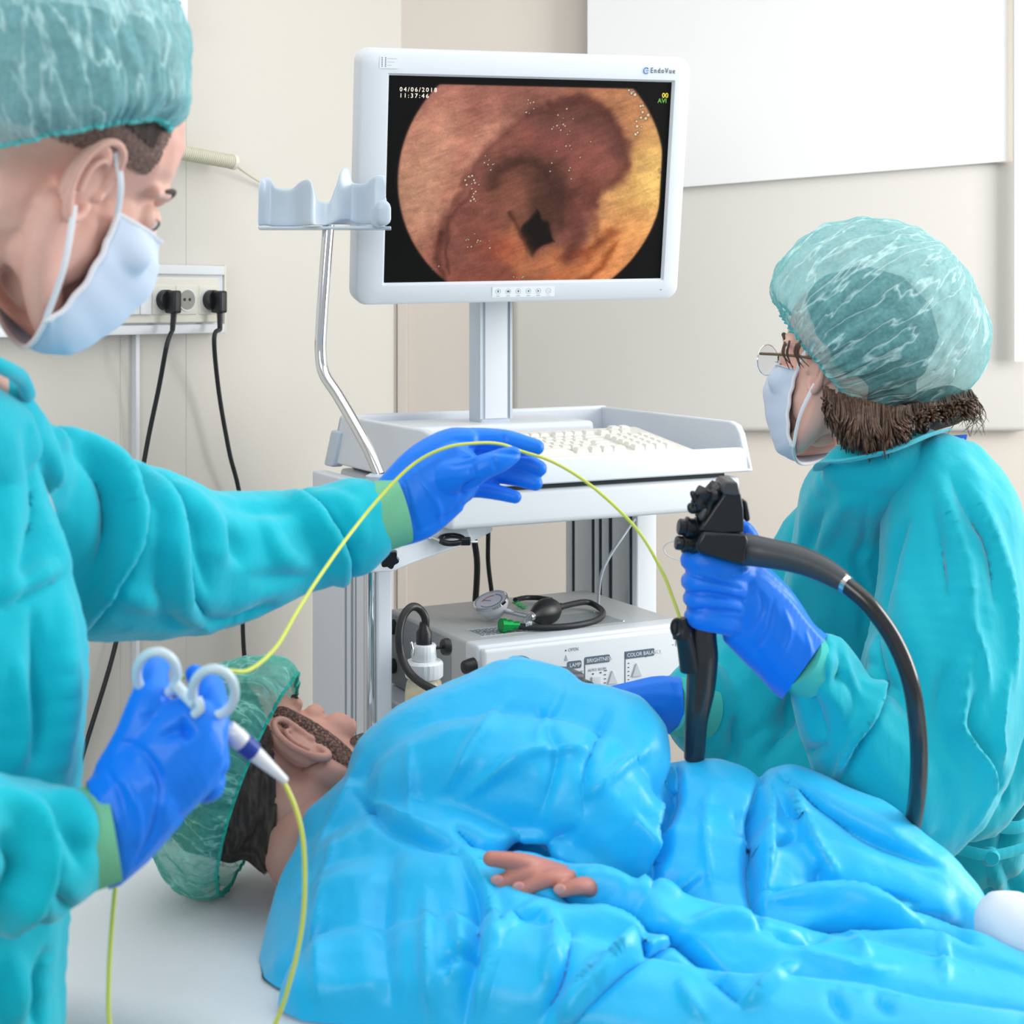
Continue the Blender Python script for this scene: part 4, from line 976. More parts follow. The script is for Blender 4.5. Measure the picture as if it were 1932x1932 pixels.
M_brownd = mat('brown_hair_under', (48, 33, 26), .6, .3, bump=[(260, .6, .002, (1, 1, .12))])
M_cuff2 = mat('teal_knit_cuff', (80, 196, 186), .85, .15, bump=[(300, .3, .001, (1, 1, .3))])
def cuff_tube(T, a, b, ra, rb, m=None):
    MB().tube([a, a.lerp(b, .5), b], [ra, (ra+rb)/2, rb], 40, 4).build('cuff', m or M_cuff, T)
def ear_place(px, py, Z, fwd, up, side, s=1.0):
    M = frame_of((0, 0, 0), fwd, up); off = M.to_3x3() @ (V((-.006, side*.084, .004))*s)
    M.translation = P(px, py, Z)-off; return M
def view_dir(px, py, a, b, d):
    """vector a right, b up, d away, as seen along the sight line through px,py"""
    v = V(((px-CX)/F, 1, -(py-HY)/F)).normalized(); r = V((v.y, -v.x, 0)).normalized(); u = r.cross(v)
    return r*a+u*b+v*d
def cap_at(T, m, px, py, Z, radii, axis, Th, **kw):
    return cap(T, Matrix.Translation(P(px, py, Z)), m, (0, 0, 0), radii, axis, Th, **kw)
def px_surf(me, px, py, rad=9):
    co = co_of(me); q = proj(co); d = np.hypot(q[:, 0]-px, q[:, 1]-py); k = np.where(d < rad)[0]
    return co[k, 1].min() if len(k) else 1.5
def ground_legs(b, x, y, top, r=.075, sep=.10, dirx=(1, 0)):
    for s_ in (-1, 1):
        cx, cy = x+dirx[0]*sep*s_, y+dirx[1]*sep*s_
        b.chain([(cx, cy, top, r), (cx, cy, .5, r*.75), (cx, cy, .12, r*.5), (cx, cy, .06, r*.5)], step=.5)
# ============================================================ PERSON 1: man on the left
M1 = ear_place(172, 335, 1.15, view_dir(176, 335, .735, -.545, .40), view_dir(176, 335, .53, .84, .10), -1, .97)
T = thing('person', (-.42, 1.22, 0), 'man in teal gown and mint cap at left, one arm stretched to the cart', 'person'); MAN = T
mh = head_mesh(M1, .97)
b = Blob()
nb = M1 @ V((-.04, 0, -.10)); b.chain([(nb.x, nb.y, nb.z, .056), (nb.x-.02, nb.y, nb.z-.05, .062), (-.44, 1.24, 1.40, .085)])
b.chain([(-.46, 1.22, 1.38, .055), (-.44, 1.18, 1.2, .06), (-.44, 1.16, 1.0, .06), (-.44, 1.16, .85, .07)], step=.4)
b.px([(-20, 920, 1.26, 70), (180, 1020, 1.38, 70), (340, 1065, 1.46, 62), (520, 1030, 1.53, 52), (700, 975, 1.585, 36), (790, 935, 1.60, 34)])
b.px([(-240, 1000, 1.12, 70), (-300, 1400, 1.02, 60), (-60, 1600, 1.05, 55), (160, 1585, 1.11, 45), (280, 1490, 1.12, 40)])
ground_legs(b, -.44, 1.13, .85, .06, .08, (.9, .3))
mb = b.build(.006, 3)
bm = bmesh.new(); bm.from_mesh(mh); bm.from_mesh(mb); me = bpy.data.meshes.new('body'); bm.to_mesh(me); bm.free()
link('body', me, M_skin, T); eyes(T, M1, .97)
hairshell(T, M1, M_hairf, .97, .0022, lambda l: (l[:, 2] > .022-.25*np.clip(-l[:, 0], -.1, .2)-.02*(l[:, 0] > .05)) & (l[:, 0] < .042), 'hair')
hairshell(T, M1, M_hair, .97, .004, lambda l: (l[:, 2] > .052) & (l[:, 0] < .03), 'hair')
cap_at(T, M_cap1, 112, 158, 1.17, (.090, .100, .118), (-.19, 0, .98), lambda p: 121, bulges=[((-.7, -.2, -.3), .012, .5), ((.7, 0, .5), .008, .5)], pleat=.0030, seed=2, gather=.012, edge=mat('cap_edge_mint', (84, 190, 190), .7))
mask(T, M1, .98, mh)
# gown
b = Blob()
b.px([(-300, 950, 1.10, 170), (-150, 880, 1.18, 150), (-40, 850, 1.26, 125)], 1)
b.px([(-60, 830, 1.22, 125), (-70, 1000, 1.19, 168), (-66, 1200, 1.17, 210), (-66, 1420, 1.16, 214), (-80, 1650, 1.15, 208), (-100, 1900, 1.15, 222), (-110, 2400, 1.14, 230), (-110, 2900, 1.14, 230)], 1, .2)
b.px([(-300, 1000, 1.08, 170), (-260, 1300, 1.06, 180), (-250, 1700, 1.06, 200), (-240, 2400, 1.1, 240), (-240, 2900, 1.12, 250)], 1, .3)
b.px([(-30, 765, 1.22, 72), (-10, 830, 1.23, 100), (30, 900, 1.28, 112)], 1); b.px([(-90, 790, 1.14, 90), (-40, 850, 1.18, 110)], 1)
b.px([(20, 920, 1.30, 130), (90, 975, 1.34, 158), (165, 1025, 1.38, 176), (250, 1038, 1.42, 170), (340, 1060, 1.46, 144), (420, 1056, 1.49, 128), (520, 1032, 1.53, 103), (600, 1010, 1.56, 92), (655, 992, 1.575, 90)], .85, .15)
gm = b.build(.0042, 4)
crease(gm, [([(85, 800), (174, 844), (226, 900), (248, 985), (228, 1074), (160, 1190)], 15, 17, 's'), ([(120, 830), (190, 900), (205, 985), (180, 1080)], 18, -10),
            ([(266, 870), (323, 950), (336, 1034), (355, 1126), (392, 1175)], 13, 11, 's'), ([(323, 912), (375, 957), (408, 1013), (416, 1060)], 14, 7), ([(345, 960), (372, 1040), (390, 1120)], 15, -6),
            ([(420, 990), (456, 1072)], 12, -6), ([(497, 978), (533, 1054), (606, 1078)], 10, 5), ([(440, 962), (557, 969)], 8, -4), ([(557, 925), (606, 981), (648, 1046), (650, 1105)], 11, 13, 's'), ([(388, 1167), (444, 1177), (525, 1136)], 9, -7),
            ([(600, 935), (655, 960), (690, 1030)], 10, 4), ([(170, 1100), (330, 1150)], 12, 4), ([(225, 870), (262, 905), (275, 960)], 10, -8), ([(460, 1090), (560, 1085), (620, 1060)], 9, -4), ([(290, 1080), (310, 1150), (350, 1190)], 9, -4)], (1.25, 2))
crease(gm, [([(45, 790), (70, 950), (40, 1130)], 22, -9), ([(90, 820), (112, 950), (120, 1080)], 16, 7), ([(112, 1078), (50, 1115), (-10, 1150)], 5, 6, 's'), ([(60, 1150), (75, 1300), (60, 1450)], 18, -8), ([(110, 1120), (125, 1300), (118, 1460)], 16, 6), ([(30, 1240), (40, 1380), (20, 1460)], 12, 6),
            ([(90, 1780), (70, 1880), (80, 1960)], 16, -8), ([(20, 1800), (30, 1932)], 20, 8)], (0, 1.25))
wrinkle(gm, 7, .0026, (1, 1, .55), True, 3); crumple(gm, 8, .007, 5, (1, 1, .6))
link('gown', gm, M_teal, T)
b = Blob().px([(-330, 1500, .98, 180), (-200, 1570, 1.0, 165), (-70, 1600, 1.04, 142), (30, 1612, 1.075, 136), (85, 1612, 1.09, 118), (118, 1600, 1.10, 98)], 1, .15)
b.px([(-260, 1000, 1.05, 150), (-330, 1250, 1.0, 170), (-330, 1500, .98, 180)], 1, .3)
sm_ = b.build(.0035, 4)
crease(sm_, [([(-10, 1488), (58, 1530), (88, 1608), (76, 1686), (14, 1768)], 15, 13, 's'), ([(78, 1512), (128, 1569), (150, 1640)], 10, -6), ([(140, 1720), (105, 1690), (85, 1660)], 8, -7), ([(0, 1560), (30, 1640), (-20, 1720)], 16, -8), ([(100, 1480), (150, 1530), (170, 1600)], 9, 5), ([(40, 1730), (90, 1745)], 9, -5)], (0, 3))
wrinkle(sm_, 9, .0022, (1, 1, 1), True, 5); crumple(sm_, 10, .006, 2)
link('sleeve', sm_, M_teal, T)
# collar
b = Blob(); 
MB().tube([P(-60, 665, 1.10), P(0, 690, 1.12), P(38, 712, 1.17), P(52, 745, 1.22), P(20, 700, 1.29), P(-50, 680, 1.31)], .006, 10, 6).build('collar', M_teal, T)
def cuffs(T, pts, k=1):
    me = Blob().px(pts, k, .2).build(.0025, 3); return link('cuff', me, M_cuff, T)
cuff_tube(T, P(655, 992, 1.575), P(760, 962, 1.59), .0385, .0335)
cuff_tube(T, P(100, 1600, 1.10), P(215, 1570, 1.113), .0375, .0335)
# outstretched hand
b = Blob()
b.px([(700, 976, 1.585, 67), (738, 966, 1.588, 66), (775, 948, 1.592, 70), (815, 918, 1.597, 72), (850, 890, 1.60, 60)], .62, .18)
b.px([(735, 925, 1.59, 30), (790, 872, 1.60, 34), (845, 838, 1.61, 30), (880, 832, 1.615, 26)], .9)
b.px([(745, 1003, 1.588, 32), (800, 984, 1.592, 33), (850, 948, 1.598, 28)], .9)
b.px([(850, 850, 1.61, 34), (868, 890, 1.615, 38), (872, 925, 1.62, 26)], .7)
b.px([(862, 832, 1.618, 25), (905, 829, 1.622, 23), (955, 832, 1.625, 22), (992, 840, 1.625, 19), (1012, 844, 1.624, 16)], .9)
b.px([(868, 862, 1.63, 25), (925, 862, 1.64, 23), (975, 868, 1.642, 21), (1016, 884, 1.638, 17)], .9)
b.px([(868, 892, 1.63, 24), (925, 892, 1.64, 21), (968, 898, 1.64, 19), (1010, 912, 1.636, 15)], .9)
b.px([(862, 922, 1.625, 22), (900, 922, 1.63, 18), (935, 928, 1.63, 16), (972, 938, 1.626, 13)], .9)
b.px([(835, 905, 1.59, 36), (880, 895, 1.575, 31), (915, 880, 1.57, 25), (945, 868, 1.572, 23), (967, 858, 1.575, 17)], .9)
hm = b.build(.0016, 4)
crease(hm, [([(905, 905), (880, 918), (868, 935)], 6, -3.5), ([(760, 905), (775, 960), (790, 1010)], 7, -1.8), ([(735, 915), (748, 970), (752, 1020)], 5, -1.6), ([(790, 900), (825, 950), (832, 990)], 6, 1.4), ([(800, 1000), (850, 968), (878, 945)], 6, -1.8), ([(705, 930), (722, 1000), (735, 1030)], 4, 1.2),
            ([(890, 870), (895, 905)], 5, -2), ([(930, 862), (938, 888)], 4, -1.2), ([(950, 818), (954, 845)], 4, -1.0), ([(872, 845), (920, 848), (1000, 862)], 5, -2), ([(850, 880), (900, 868)], 7, -2)])
slice_open(hm, P(722, 970, 1.588), view_dir(722, 970, .967, .255, 0)); link('glove', hm, M_glove, T)
# hand holding the snare handle
b = Blob()
b.px([(150, 1590, 1.11, 102), (188, 1578, 1.112, 102), (225, 1545, 1.114, 98), (262, 1505, 1.117, 96)], .72, .15)
b.px([(262, 1505, 1.117, 92), (300, 1462, 1.12, 96), (335, 1425, 1.125, 94), (350, 1390, 1.13, 78)], .55, .15)
b.px([(215, 1460, 1.12, 40), (255, 1400, 1.125, 45), (275, 1345, 1.13, 42), (285, 1305, 1.14, 35), (291, 1270, 1.155, 29), (300, 1252, 1.17, 24)], .85)
b.px([(385, 1430, 1.13, 42), (396, 1372, 1.135, 38), (400, 1325, 1.145, 31), (398, 1298, 1.16, 27)], .85)
b.px([(405, 1440, 1.14, 30), (400, 1360, 1.17, 26), (385, 1310, 1.18, 22), (368, 1272, 1.185, 20)], .9)
b.px([(390, 1480, 1.14, 36), (400, 1420, 1.17, 26), (370, 1400, 1.19, 22), (340, 1410, 1.19, 18)], .9)
b.px([(300, 1500, 1.14, 40), (280, 1430, 1.17, 32), (300, 1390, 1.185, 26), (335, 1372, 1.19, 20)], .9)
hm = b.build(.0016, 5)
crease(hm, [([(215, 1400), (262, 1412), (300, 1470), (292, 1560), (250, 1640)], 9, -2.2), ([(235, 1470), (262, 1530), (262, 1600)], 7, 1.6), ([(200, 1450), (228, 1500), (240, 1560)], 6, -1.4), ([(300, 1392), (335, 1378), (370, 1385)], 12, -3.5), ([(345, 1350), (355, 1400)], 9, -3), ([(262, 1350), (300, 1352)], 5, -1.0), ([(270, 1440), (300, 1500)], 6, 1.5), ([(182, 1490), (206, 1560), (206, 1650)], 5, 1.2)])
slice_open(hm, P(184, 1578, 1.112), view_dir(184, 1578, .975, .21, .05)); link('glove', hm, M_glove, T)
M_shoe = mat('white_clog', (225, 228, 230), .5)
def shoes(T, x, y, dirx, fwd, sep=.10):
    for s_ in (-1, 1):
        cx, cy = x+dirx[0]*sep*s_, y+dirx[1]*sep*s_; f = V((*fwd, 0)).normalized()
        me = Blob().chain([(cx-f.x*.05, cy-f.y*.05, .045, .045), (cx+f.x*.04, cy+f.y*.04, .042, .045), (cx+f.x*.13, cy+f.y*.13, .035, .036)]).build(.006, 3)
        co = co_of(me); co[:, 2] = np.maximum(co[:, 2], 0.001); set_co(me, co); link('shoe', me, M_shoe, T)
shoes(T, -.44, 1.13, (.9, .3), (.2, .8), .08)
# ============================================================ PERSON 2: woman on the right
M2 = ear_place(1541, 688, 1.86, view_dir(1541, 690, -.83, .04, .56), view_dir(1541, 690, .03, 1, 0), 1, .95)
T = thing('person', P(1700, 1500, 1.9)*1, 'woman in teal gown with glasses and bouffant cap at right, gripping the endoscope', 'person'); T.location.z = 0; WOMAN = T
mh = head_mesh(M2, .95)
b = Blob(); nb = M2 @ V((-.045, 0, -.13)); gx = P(1720, 1500, 1.9)
b.chain([(nb.x, nb.y, nb.z, .052), (nb.x+.03, nb.y+.0, nb.z-.07, .07), (gx.x-.02, 1.95, 1.25, .06)])
b.chain([(gx.x, 1.97, 1.25, .06), (gx.x, 1.99, 1.05, .06), (gx.x+.02, 2.02, .85, .08)], step=.4)
b.px([(1790, 980, 1.84, 60), (1790, 1150, 1.78, 55), (1740, 1420, 1.70, 55), (1600, 1350, 1.66, 42), (1500, 1240, 1.62, 34), (1440, 1170, 1.61, 30)])
b.px([(1580, 1000, 2.02, 50), (1480, 1250, 2.0, 50), (1380, 1350, 1.95, 45), (1265, 1330, 1.885, 28), (1215, 1325, 1.88, 25)])
ground_legs(b, gx.x+.02, 2.04, .85, .06, .08, (.9, .3))
mb = b.build(.006, 3); bm = bmesh.new(); bm.from_mesh(mh); bm.from_mesh(mb); me = bpy.data.meshes.new('body'); bm.to_mesh(me); bm.free()
link('body', me, M_skin, T); eyes(T, M2, .95)
hairshell(T, M2, M_hair, .95, .005, lambda l: (l[:, 2] > .045-1.5*np.clip(-l[:, 0]+.005, -.05, .2)) & (l[:, 0] < .060), 'hair')
# brown hair below the cap
b = Blob()
b.px([(1575, 770, 1.83, 20), (1582, 795, 1.80, 22), (1596, 822, 1.775, 16)], 1)
b.px([(1610, 788, 1.83, 34), (1628, 815, 1.785, 34), (1642, 838, 1.77, 22)], 1)
b.px([(1660, 795, 1.83, 36), (1674, 812, 1.79, 34), (1670, 832, 1.77, 22)], 1)
b.px([(1720, 785, 1.85, 36), (1728, 800, 1.81, 28)], 1)
b.px([(1780, 768, 1.87, 34), (1792, 780, 1.84, 24)], 1); b.px([(1815, 760, 1.88, 26), (1824, 780, 1.86, 16)], 1)
b.px([(1600, 780, 1.87, 36), (1700, 785, 1.88, 42), (1790, 765, 1.90, 40)], 1)
hm = b.build(.003, 6); co = co_of(hm); hb = link('hair', hm, M_brownd, T)
m = MB(); rs = random.Random(11)
def bot(x): return float(np.interp(x, [1545, 1575, 1610, 1645, 1680, 1710, 1760, 1800, 1850], [770, 835, 862, 872, 862, 838, 806, 800, 790]))
for k in range(1100):
    t = rs.random(); x0 = 1552+t*280; y0 = float(np.interp(x0, [1552, 1600, 1680, 1760, 1832], [744, 764, 784, 776, 752]))+rs.uniform(-10, 14)
    Z0 = px_surf(hm, x0, y0+18, 14)-.004 if rs.random() < .85 else 1.80+.03*t
    Zb = min(px_surf(hm, x0, min(y0+60, bot(x0)-12), 14)-.006, 1.80) if rs.random() < .5 else Z0-.03
    
    dx = rs.uniform(-7, 7)+(4 if t < .25 else 6)+(26*max(0, t-.7)); x1 = x0+dx; y1 = bot(x1)-rs.uniform(-6, 36)
    mid = rs.uniform(-3, 3); Zm = (Z0+Zb)/2-.004-rs.uniform(0, .005)
    r = rs.uniform(.0007, .0017)
    wv = 4*math.sin(t*46+1.7*math.sin(t*19)); y1 -= 12*abs(math.sin(t*23))
    m.tube([P(x0, y0-8, Z0+.010), P(x0+dx*.3+mid+wv, y0+(y1-y0)*.4, Zm), P(x0+dx*.8+mid-wv*.6, y0+(y1-y0)*.8, Zb-.004), P(x1-wv, y1, Zb+.002)], [r, r, r*.9, r*.35], 5, 4)
for k in range(34):
    x0 = 1800+rs.uniform(0, 44); m.tube([P(x0, 752, 1.84), P(x0+rs.uniform(0, 20), 770+rs.uniform(0, 20), 1.82), P(x0+rs.uniform(-20, 30), 800+rs.uniform(-10, 25), 1.8)], [.0009, .0005, .0002], 4, 5)
for k in range(9):
    x0 = 1492+rs.uniform(-12, 20); m.tube([P(x0, 642+rs.uniform(0, 10), 1.812), P(x0-4, 668, 1.81), P(x0+rs.uniform(0, 16), 688+rs.uniform(0, 12), 1.81)], [.0014, .0011, .0004], 5, 4)
m.build('hair_strands', M_brown, hb, auto=False)['kind'] = 'stuff'
cap_at(T, M_cap2, 1640, 600, 1.90, (.124, .110, .119), (.80, .06, .60), lambda p: 135-16*math.sin(math.radians(p)), bulges=[((.85, 0, -.40), .024, .6), ((.2, 0, -1), .006, .4)], pleat=.0032, seed=5, gather=.014, edge=mat('cap_edge_teal', (70, 200, 200), .7))
mask(T, M2, .95, mh)
# glasses
S = M2 @ Matrix.Scale(.95, 4)
m = MB(); hinge = S @ V((.094, .064, .014)); m.tube([hinge, S @ V((.05, .076, .014)), S @ V((.0, .084, .012))], .0018, 8, 4)
hinge2 = S @ V((.094, -.064, .014)); m.tube([hinge2, S @ V((.05, -.076, .014)), S @ V((.0, -.084, .012))], .0018, 8, 4)
fr_ = m.build('glasses', mat('bronze_metal', (110, 96, 70), .35, .5, metal=.6), T)
M_lens = mat('lens', (225, 235, 238), .05, .6, alpha=.28)
for y in (1, -1):
    pts = []
    for a in np.linspace(0, 2*math.pi, 29):
        yy = .036+.025*math.cos(a); zz = .006+.020*math.sin(a); pts.append(S @ V((.104-.25*max(0, yy-.02)**1.0*.35, y*yy, zz)))
    MB().tube(pts, .0007, 6).build('lens_rim', M_chrome, fr_)
    mk('lens', pts[:-1], [tuple(range(28))], M_lens, fr_, False)
MB().tube([S @ V((.104, .011, .010)), S @ V((.110, 0, .014)), S @ V((.104, -.011, .010))], .001, 8, 4).build('bridge', M_chrome, fr_)
# gown
b = Blob()
b.px([(1640, 905, 1.80, 78), (1625, 960, 1.86, 118), (1640, 1100, 1.90, 165), (1650, 1250, 1.96, 200), (1640, 1420, 1.98, 235), (1660, 1560, 2.0, 215), (1700, 1640, 2.0, 190)], .62, .15)
b.px([(1600, 885, 1.80, 48), (1660, 880, 1.80, 66), (1740, 880, 1.83, 72)], 1)
b.px([(1740, 930, 1.84, 100), (1800, 1010, 1.88, 110), (1850, 1150, 1.90, 120), (1860, 1350, 1.93, 130), (1850, 1500, 1.95, 110), (1855, 1590, 1.95, 85)], .9, .2)
b.px([(1870, 1610, 1.96, 62), (1900, 1700, 1.98, 90), (1900, 1850, 2.02, 150), (1860, 2200, 2.04, 210), (1830, 2600, 2.04, 230), (1830, 2800, 2.04, 230)], .6, .3)
b.px([(1560, 1030, 1.98, 90), (1500, 1160, 2.0, 110), (1440, 1300, 1.98, 125), (1370, 1360, 1.95, 95), (1325, 1330, 1.93, 76), (1318, 1312, 1.93, 68)], .9, .2)
b.px([(1500, 1430, 1.95, 130), (1440, 1440, 1.94, 100), (1420, 1560, 1.95, 130)], .9)
gm = b.build(.0048, 4)
crease(gm, [([(1552, 890), (1552, 937)], 5, 3), ([(1646, 925), (1637, 1032), (1625, 1059), (1644, 1128), (1629, 1212)], 6, -4, 's'), ([(1560, 960), (1520, 1040), (1500, 1080)], 14, -6), ([(1500, 1060), (1600, 1100), (1640, 1120)], 14, 5), ([(1600, 940), (1540, 1040)], 12, 5),
            ([(1505, 1230), (1500, 1330), (1440, 1440)], 20, -14, 'g'), ([(1388, 1350), (1384, 1440)], 10, -9), ([(1310, 1240), (1330, 1330), (1330, 1420)], 12, -8), ([(1240, 1235), (1262, 1260), (1268, 1290)], 6, -5), ([(1270, 1225), (1290, 1262)], 6, -4), ([(1290, 1350), (1350, 1380)], 9, -6),
            ([(1880, 1440), (1900, 1540), (1880, 1610)], 12, -12), ([(1870, 1625), (1890, 1700), (1925, 1770)], 7, 7, 'p'), ([(1885, 1620), (1915, 1680), (1932, 1740)], 7, -7), ([(1860, 1640), (1880, 1720)], 6, -6)])
wrinkle(gm, 8, .003, (1, 1, .4), True, 8); crumple(gm, 8, .008, 7, (1, 1, .5))
link('gown', gm, M_teal2, T)
b = Blob()
b.px([(1785, 935, 1.80, 112), (1800, 1010, 1.77, 135), (1800, 1120, 1.75, 148), (1790, 1250, 1.72, 158), (1765, 1370, 1.70, 165), (1725, 1470, 1.68, 150), (1700, 1530, 1.68, 120)], .8, .15)
b.px([(1860, 1100, 1.80, 95), (1880, 1250, 1.80, 100), (1875, 1400, 1.80, 95), (1840, 1510, 1.78, 75)], .8, .2)
b.px([(1700, 1480, 1.66, 115), (1640, 1420, 1.65, 105), (1585, 1340, 1.64, 88), (1555, 1275, 1.63, 74), (1545, 1262, 1.63, 68)], .85, .15)
sm_ = b.build(.0042, 4)
crease(sm_, [([(1717, 975), (1687, 1044), (1664, 1151), (1640, 1216)], 9, -9), ([(1765, 900), (1798, 994), (1821, 1075), (1828, 1166), (1851, 1228), (1867, 1320)], 8, 8, 'p'), ([(1790, 900), (1835, 985), (1862, 1044), (1878, 1150)], 9, -7), ([(1820, 900), (1870, 1010), (1905, 1150), (1915, 1300)], 8, 7, 'p'), ([(1760, 960), (1782, 1060), (1790, 1160)], 14, -5),
            ([(1832, 1215), (1813, 1339), (1813, 1377), (1859, 1442), (1863, 1492), (1828, 1569)], 8, 10, 'p'), ([(1845, 1300), (1835, 1370), (1885, 1450), (1890, 1520)], 10, -9), ([(1905, 1260), (1885, 1380), (1900, 1500)], 9, 7, 'p'), ([(1790, 1250), (1770, 1350), (1800, 1450)], 16, -6), ([(1700, 1100), (1740, 1250), (1735, 1330)], 22, 5),
            ([(1660, 1210), (1664, 1301), (1630, 1377), (1580, 1480)], 10, 12, 's'), ([(1575, 1210), (1590, 1250), (1575, 1300)], 6, -6), ([(1600, 1215), (1625, 1260), (1640, 1320)], 7, -6), ([(1515, 1300), (1545, 1345), (1560, 1400)], 7, -7), ([(1545, 1290), (1580, 1330), (1600, 1380)], 6, 5, 'p'), ([(1480, 1404), (1520, 1420), (1564, 1405)], 9, -7), ([(1570, 1260), (1610, 1300), (1620, 1350)], 6, -5), ([(1640, 1240), (1700, 1310)], 9, -6), ([(1555, 1230), (1560, 1280)], 5, 5, 'p'), ([(1530, 1330), (1540, 1400)], 7, -5)], (0, 3))
wrinkle(sm_, 8, .003, (1, 1, .4), True, 12); crumple(sm_, 9, .009, 9, (1, 1, .45))
link('sleeve', sm_, M_teal2, T)
MB().tube([P(1548, 885, 1.80), P(1556, 872, 1.775), P(1600, 868, 1.745), P(1680, 850, 1.735), P(1750, 822, 1.76), P(1785, 812, 1.80)], [.009, .010, .011, .012, .011, .008], 12, 6, flat=(0, 1, 0)).build('collar', M_teal2, T)
cuff_tube(T, P(1532, 1262, 1.63), P(1500, 1238, 1.617), .033, .033, M_cuff2)
cuff_tube(T, P(1322, 1335, 1.915), P(1262, 1332, 1.885), .038, .032, M_cuff2)
MB().tube([P(1815, 838, 1.80), P(1840, 850, 1.80), P(1858, 866, 1.80), P(1855, 878, 1.80)], .006, 10, 6, flat=(.3, 1, 0)).tube([P(1815, 850, 1.81), P(1832, 868, 1.82), P(1840, 882, 1.82)], .0035, 8, 5, flat=(.3, 1, 0)).build('gown_tie', M_teal2, T)
MB().tube([P(1888, 930, 1.86), P(1905, 948, 1.86), P(1915, 968, 1.86), P(1912, 990, 1.87)], .007, 10, 5, flat=(.3, 1, 0)).build('gown_tie', M_teal2, T)
MB().tube([P(1830, 1570, 1.86), P(1870, 1560, 1.85), P(1925, 1560, 1.86), P(1945, 1530, 1.88), P(1925, 1480, 1.88)], .008, 10, 6, flat=(.2, 1, 0)).lathe(P(1868, 1616, 1.85), (0, -1, 0), [(-.01, .008), (0, .012), (.008, .008)], 12).tube([P(1800, 1600, 1.84), P(1868, 1614, 1.845), P(1932, 1600, 1.87)], .007, 10, 5, flat=(0, 1, 0)).build('waist_tie', M_teal2, T)
q = [P(1798, 822, 1.80), P(1825, 820, 1.80), P(1820, 848, 1.80), P(1812, 846, 1.80)]
lb = MB().add(q+[v+V((0, .003, 0)) for v in q], [(0, 1, 2, 3), (7, 6, 5, 4)]+[(i, i+4, (i+1) % 4+4, (i+1) % 4) for i in range(4)]).build('lanyard', mat('lanyard_blue', (50, 110, 225), .5), T, False)
m = MB()
for k in range(3): m.add([P(1803+k*6, 827, 1.797), P(1807+k*6, 827, 1.797), P(1808+k*6, 833, 1.797), P(1804+k*6, 833, 1.797)], [(0, 1, 2, 3)])
m.build('lanyard_print', M_white2, lb, False)
# glove gripping the endoscope
b = Blob()
b.px([(1545, 1278, 1.63, 76), (1500, 1244, 1.617, 76), (1470, 1210, 1.61, 74), (1435, 1165, 1.605, 74), (1405, 1130, 1.60, 66)], .62, .15)
b.px([(1510, 1210, 1.62, 40), (1455, 1140, 1.61, 48), (1410, 1090, 1.605, 42)], .8)
b.px([(1498, 1275, 1.62, 38), (1450, 1235, 1.61, 44), (1400, 1190, 1.60, 40)], .8)
b.px([(1405, 1088, 1.60, 34), (1370, 1075, 1.585, 33), (1330, 1062, 1.58, 29), (1304, 1056, 1.59, 22), (1312, 1062, 1.61, 18)], .8)
b.px([(1412, 1118, 1.60, 31), (1365, 1108, 1.578, 27), (1320, 1100, 1.575, 25), (1302, 1096, 1.59, 19)], .8)
b.px([(1410, 1150, 1.60, 31), (1365, 1142, 1.58, 27), (1322, 1133, 1.578, 25), (1305, 1128, 1.59, 18)], .8)
b.px([(1400, 1178, 1.60, 29), (1362, 1172, 1.583, 26), (1322, 1166, 1.58, 24), (1306, 1162, 1.59, 17)], .8)
b.px([(1420, 1090, 1.62, 30), (1420, 1040, 1.66, 22), (1412, 1010, 1.665, 18), (1405, 996, 1.66, 14)], .9)
hm = b.build(.0016, 4)
crease(hm, [([(1295, 1082), (1340, 1092), (1400, 1112)], 5, -3.5), ([(1292, 1118), (1340, 1122), (1405, 1132)], 5, -3.5), ([(1294, 1152), (1340, 1152), (1400, 1156)], 5, -3.5), ([(1460, 1130), (1450, 1190), (1420, 1230)], 6, -1.5), ([(1480, 1150), (1490, 1200), (1460, 1260)], 6, 1.4), ([(1430, 1110), (1440, 1150), (1410, 1200)], 6, -1.4), ([(1520, 1190), (1528, 1240), (1500, 1300)], 5, 1.2), ([(1380, 1090), (1415, 1075)], 6, 2)])
slice_open(hm, P(1522, 1254, 1.62), view_dir(1522, 1254, -.82, .57, 0)); link('glove', hm, M_glove, T)
b = Blob().px([(1310, 1336, 1.90, 58), (1262, 1330, 1.885, 56), (1235, 1325, 1.88, 50), (1200, 1325, 1.875, 42), (1160, 1330, 1.87, 38)], .7, .15)
for i, (dy, dz) in enumerate(((-22, 0), (-6, -.004), (10, -.004), (24, .002))): b.px([(1170, 1330+dy, 1.87+dz, 17), (1120, 1340+dy, 1.86+dz, 15), (1085, 1355+dy, 1.87+dz, 12)], 1)
b.px([(1200, 1355, 1.86, 17), (1150, 1385, 1.85, 15), (1120, 1390, 1.85, 12)], 1)
hm = b.build(.002, 3); crease(hm, [([(1282, 1275), (1292, 1330), (1285, 1380)], 4, 1.5)]); slice_open(hm, P(1286, 1330, 1.885), view_dir(1286, 1330, -.98, -.05, -.1)); link('glove', hm, M_glove, T)
shoes(T, gx.x+.02, 2.04, (.9, .3), (-.2, -.3), .08)
